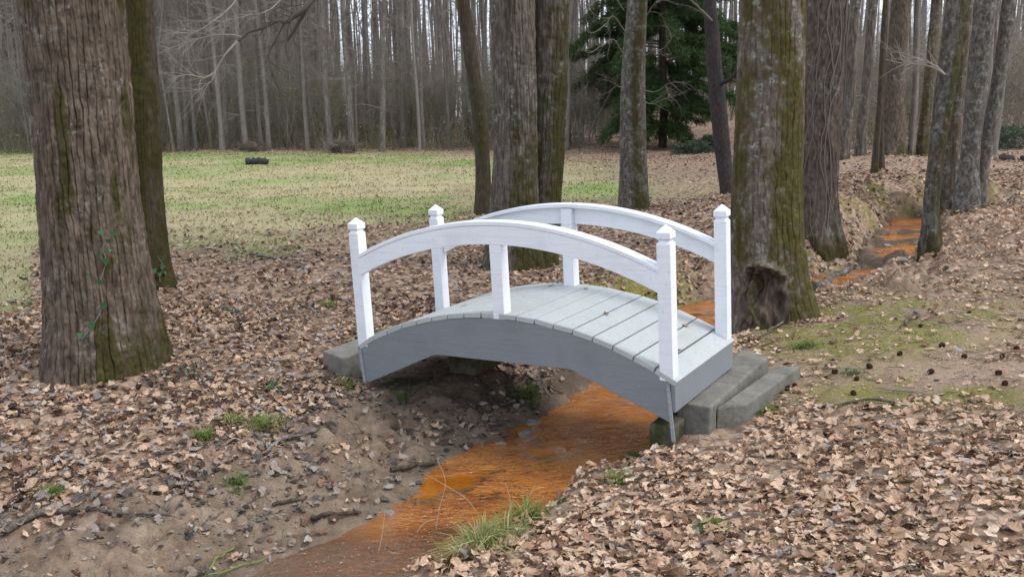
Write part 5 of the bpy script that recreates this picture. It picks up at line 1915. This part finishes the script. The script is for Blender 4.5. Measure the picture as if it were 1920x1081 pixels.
# small dark ivy plants on the ground
for k_, (px, py, lab) in enumerate(((435, 590, 'low dark green ground ivy in the leaves right of the huge oak'), (360, 708, 'dark green ivy sprig in the leaves at the right foot of the huge oak'), (520, 735, 'dark green sprig in the leaves above the muddy bank'))):
    p_ = gp(px, py)[0]
    root = empty('ground_ivy', p_, lab, 'ivy')
    rg = np.random.default_rng(k_)
    lf, st = MB(), MB()
    for a in range(22):
        q_ = np.array([*rg.normal(0, .07, 2), 0])
        q_[2] = H(q_[0] + p_[0], q_[1] + p_[1])[0] - p_[2] + rg.uniform(.02, .06)
        n_ = rg.normal(0, .4, 3) + [0, -.3, 1]
        n_ /= np.linalg.norm(n_)
        ax = np.cross(n_, rg.normal(0, 1, 3))
        ax /= np.linalg.norm(ax)
        ay = np.cross(n_, ax)
        s = rg.uniform(.025, .05)
        lf.add([q_ + (a_ * ax + c_ * ay + z_ * n_) * s for a_, c_, z_ in ((-.5, 0, 0), (-.2, .45, .08), (.5, 0, 0), (-.2, -.45, .08))], np.array([[0, 1, 2, 3]]), col=np.array((.03, .075, .035)) * rg.uniform(.8, 1.5))
        tube(st, [[q_[0] * .3, q_[1] * .3, -.01], q_], [.002, .0015], 3, False)
    lf.build('leaves', M['green'], root, False)
    st.build('stems', M['twig_dark'], root)


# logs and heaps far away
def log(px, py, Yq, L, r_, az, lab, mat, seed):
    p = at_y(px, py, Yq)
    z = float(H(p[0], p[1])[0])
    root = empty('dark_log', (p[0], p[1], z), lab, 'log')
    s_ = np.linspace(-.5, .5, 14)
    P = np.c_[s_ * L * math.cos(az), s_ * L * math.sin(az), np.full(14, r_ * .85)] + np.c_[np.zeros((14, 2)), fbm(s_ * 3 + seed, s_ * 0, o=2) * .05]
    mb = MB()
    R = r_ * (1 + .3 * np.random.default_rng(seed).normal(0, 1, 14))
    tube(mb, P, R, 12)
    mb.build('trunk', mat, root)
    ce = MB()
    e0 = P[0] + (P[0] - P[1]) * .02
    tube(ce, [e0, e0 - (P[1] - P[0]) / np.linalg.norm(P[1] - P[0]) * .03], [R[0] * .96, R[0] * .9], 12)
    ce.build('cut_end', M['cut'], root)
    return root


log(481, 287, 31.5, .74, .12, .15, 'short charred log lying on the green meadow near the far wood', M['char'], 1)
log(1886, 306, 25., .55, .10, .1, 'dark log with a pale end lying on the open ground at the right border', M['char'], 2)
log(1914, 307, 25., .40, .07, .2, 'smaller dark log at the right border beside the dark log with a pale end', M['char'], 3)
for px, py, Yq, w_, h_, lab, seed in ((640, 272, 37.5, .85, .65, 'upturned root mound with bare roots at the far wood edge', 1), (472, 268, 38.5, .9, .5, 'low heap of reddish brush at the far wood edge above the charred log', 2)):
    p = at_y(px, py, Yq)
    rg = np.random.default_rng(seed)
    root = empty('root_mound' if seed == 1 else 'brush_heap', (p[0], p[1], float(H(p[0], p[1])[0])), lab, 'heap')
    mb, ea = MB(), MB()
    for a in range(130 if seed == 1 else 190):
        az = rg.uniform(0, 6.28)
        c0 = [rg.normal(0, w_ * .3), rg.normal(0, .25), rg.uniform(0, h_ * .6)]
        el = rg.uniform(-.1, 1.) if seed == 1 else rg.uniform(-.1, .5)
        grow(mb, c0, [math.cos(az), math.sin(az), el], rg.uniform(.3, .8 if seed == 1 else .7), rg.uniform(.008, .022 if seed == 1 else .012), 0, rg, 0, 4, .25, (2,), (4, 3))
    mb.build('roots' if seed == 1 else 'twigs', M['twig'] if seed == 1 else M['twig_dark'], root)
    nu, nv = 20, 9
    th, ph = np.meshgrid(np.arange(nu) * 2 * PI / nu, np.linspace(.02, PI / 2 + .2, nv))
    d = np.stack([np.cos(th) * np.sin(ph), np.sin(th) * np.sin(ph), np.cos(ph)], -1).reshape(-1, 3)
    r_ = 1 + .35 * fbm(d[:, 0] * 2 + seed, d[:, 1] * 2, d[:, 2] * 2, 3)
    i = np.arange(nv - 1)[:, None] * nu
    j = np.arange(nu)[None]
    ea.add(d * r_[:, None] * [w_ * .55, .3, h_ * .7], np.stack([i + nu + j, i + nu + (j + 1) % nu, i + (j + 1) % nu, i + j], -1).reshape(-1, 4))
    ea.build('earth', M['rot'] if seed == 1 else M['joist'], root)

# bits of leaf that lie on the deck
for k_, (u_, v_, s) in enumerate(((-1.33, .93, .035), (-1.02, .9, .03), (-.62, .42, .04), (-1.72, .30, .035), (-.2, .8, .045), (-.08, .35, .03), (-2.1, .7, .04))):
    V, fq, ft = TPL[3 * k_]
    an = 1.3 * k_
    W = np.c_[V[:, 0] * math.cos(an) - V[:, 1] * math.sin(an), V[:, 0] * math.sin(an) + V[:, 1] * math.cos(an), V[:, 2] * .6 + .03] * s * 1.6
    p_ = bw(u_, v_, float(dk(np.array(u_))) + .004)
    mb = MB()
    mb.add(W @ np.array(BR.to_3x3()).T, [fq, ft], col=LEAFW[(k_ * 2) % 6] * .8)
    tag(mb.build('fallen_leaf', M['leaf'], None, False, p_), 'small brown fallen leaf lying on the grey deck of the footbridge', 'fallen leaf', 'fallen leaves on the deck')

# ------------------------------------------------------------------ light, air, camera
wd = bpy.data.worlds.new('World')
SC.world = wd
wd.use_nodes = True
nt = wd.node_tree
bg = nt.nodes['Background']
sk = nt.nodes.new('ShaderNodeTexSky')
sk.sky_type = 'NISHITA'
sk.sun_disc = False
SUN_EL, SUN_AZ = math.radians(52), math.radians(105)
sk.sun_elevation = SUN_EL
sk.sun_rotation = SUN_AZ
sk.air_density, sk.dust_density = 1.0, 2.5
tc = nt.nodes.new('ShaderNodeTexCoord')
nz = nt.nodes.new('ShaderNodeTexNoise')
nz.inputs['Scale'].default_value = 3.
nz.inputs['Detail'].default_value = 5
nt.links.new(tc.outputs['Generated'], nz.inputs['Vector'])
rp = nt.nodes.new('ShaderNodeMapRange')
rp.inputs[1].default_value, rp.inputs[2].default_value = .35, .65
rp.inputs[3].default_value, rp.inputs[4].default_value = .55, .95
nt.links.new(nz.outputs['Fac'], rp.inputs[0])
mx = nt.nodes.new('ShaderNodeMix')
mx.data_type = 'RGBA'
nt.links.new(rp.outputs[0], mx.inputs[0])
nt.links.new(sk.outputs[0], mx.inputs[6])
mx.inputs[7].default_value = (7.3, 7.9, 8.9, 1)      # the veil of cloud
nt.links.new(mx.outputs[2], bg.inputs[0])
bg.inputs[1].default_value = .13
sl = bpy.data.lights.new('sun', 'SUN')
sl.energy = 1.5
sl.angle = math.radians(18)
sl.color = (1, .97, .93)
so_ = bpy.data.objects.new('sun', sl)
COL.objects.link(so_)
dv = Vector((math.sin(SUN_AZ) * math.cos(SUN_EL), math.cos(SUN_AZ) * math.cos(SUN_EL), math.sin(SUN_EL)))
so_.rotation_euler = dv.to_track_quat('Z', 'Y').to_euler()
so_.location = (0, 0, 20)

cd = bpy.data.cameras.new('camera')
cd.sensor_width = 36
cd.lens = 36 * F / 1920
cd.clip_end = 2000
cd.clip_start = .05
cd.dof.use_dof = True
cd.dof.focus_distance = 6.8
cd.dof.aperture_fstop = 11
co = bpy.data.objects.new('camera', cd)
COL.objects.link(co)
R_ = np.stack([EX, -EY, -FW], 1)
co.matrix_world = Matrix([[*R_[0], 0], [*R_[1], 0], [*R_[2], CH], [0, 0, 0, 1]])
SC.camera = co
SC.view_settings.view_transform = 'Standard'
SC.view_settings.look = 'None'
SC.view_settings.exposure = 0.62
SC.view_settings.gamma = 1
SC.cycles.max_bounces = 8
SC.cycles.transparent_max_bounces = 16
SC.cycles.use_adaptive_sampling = True
SC.cycles.use_denoising = True
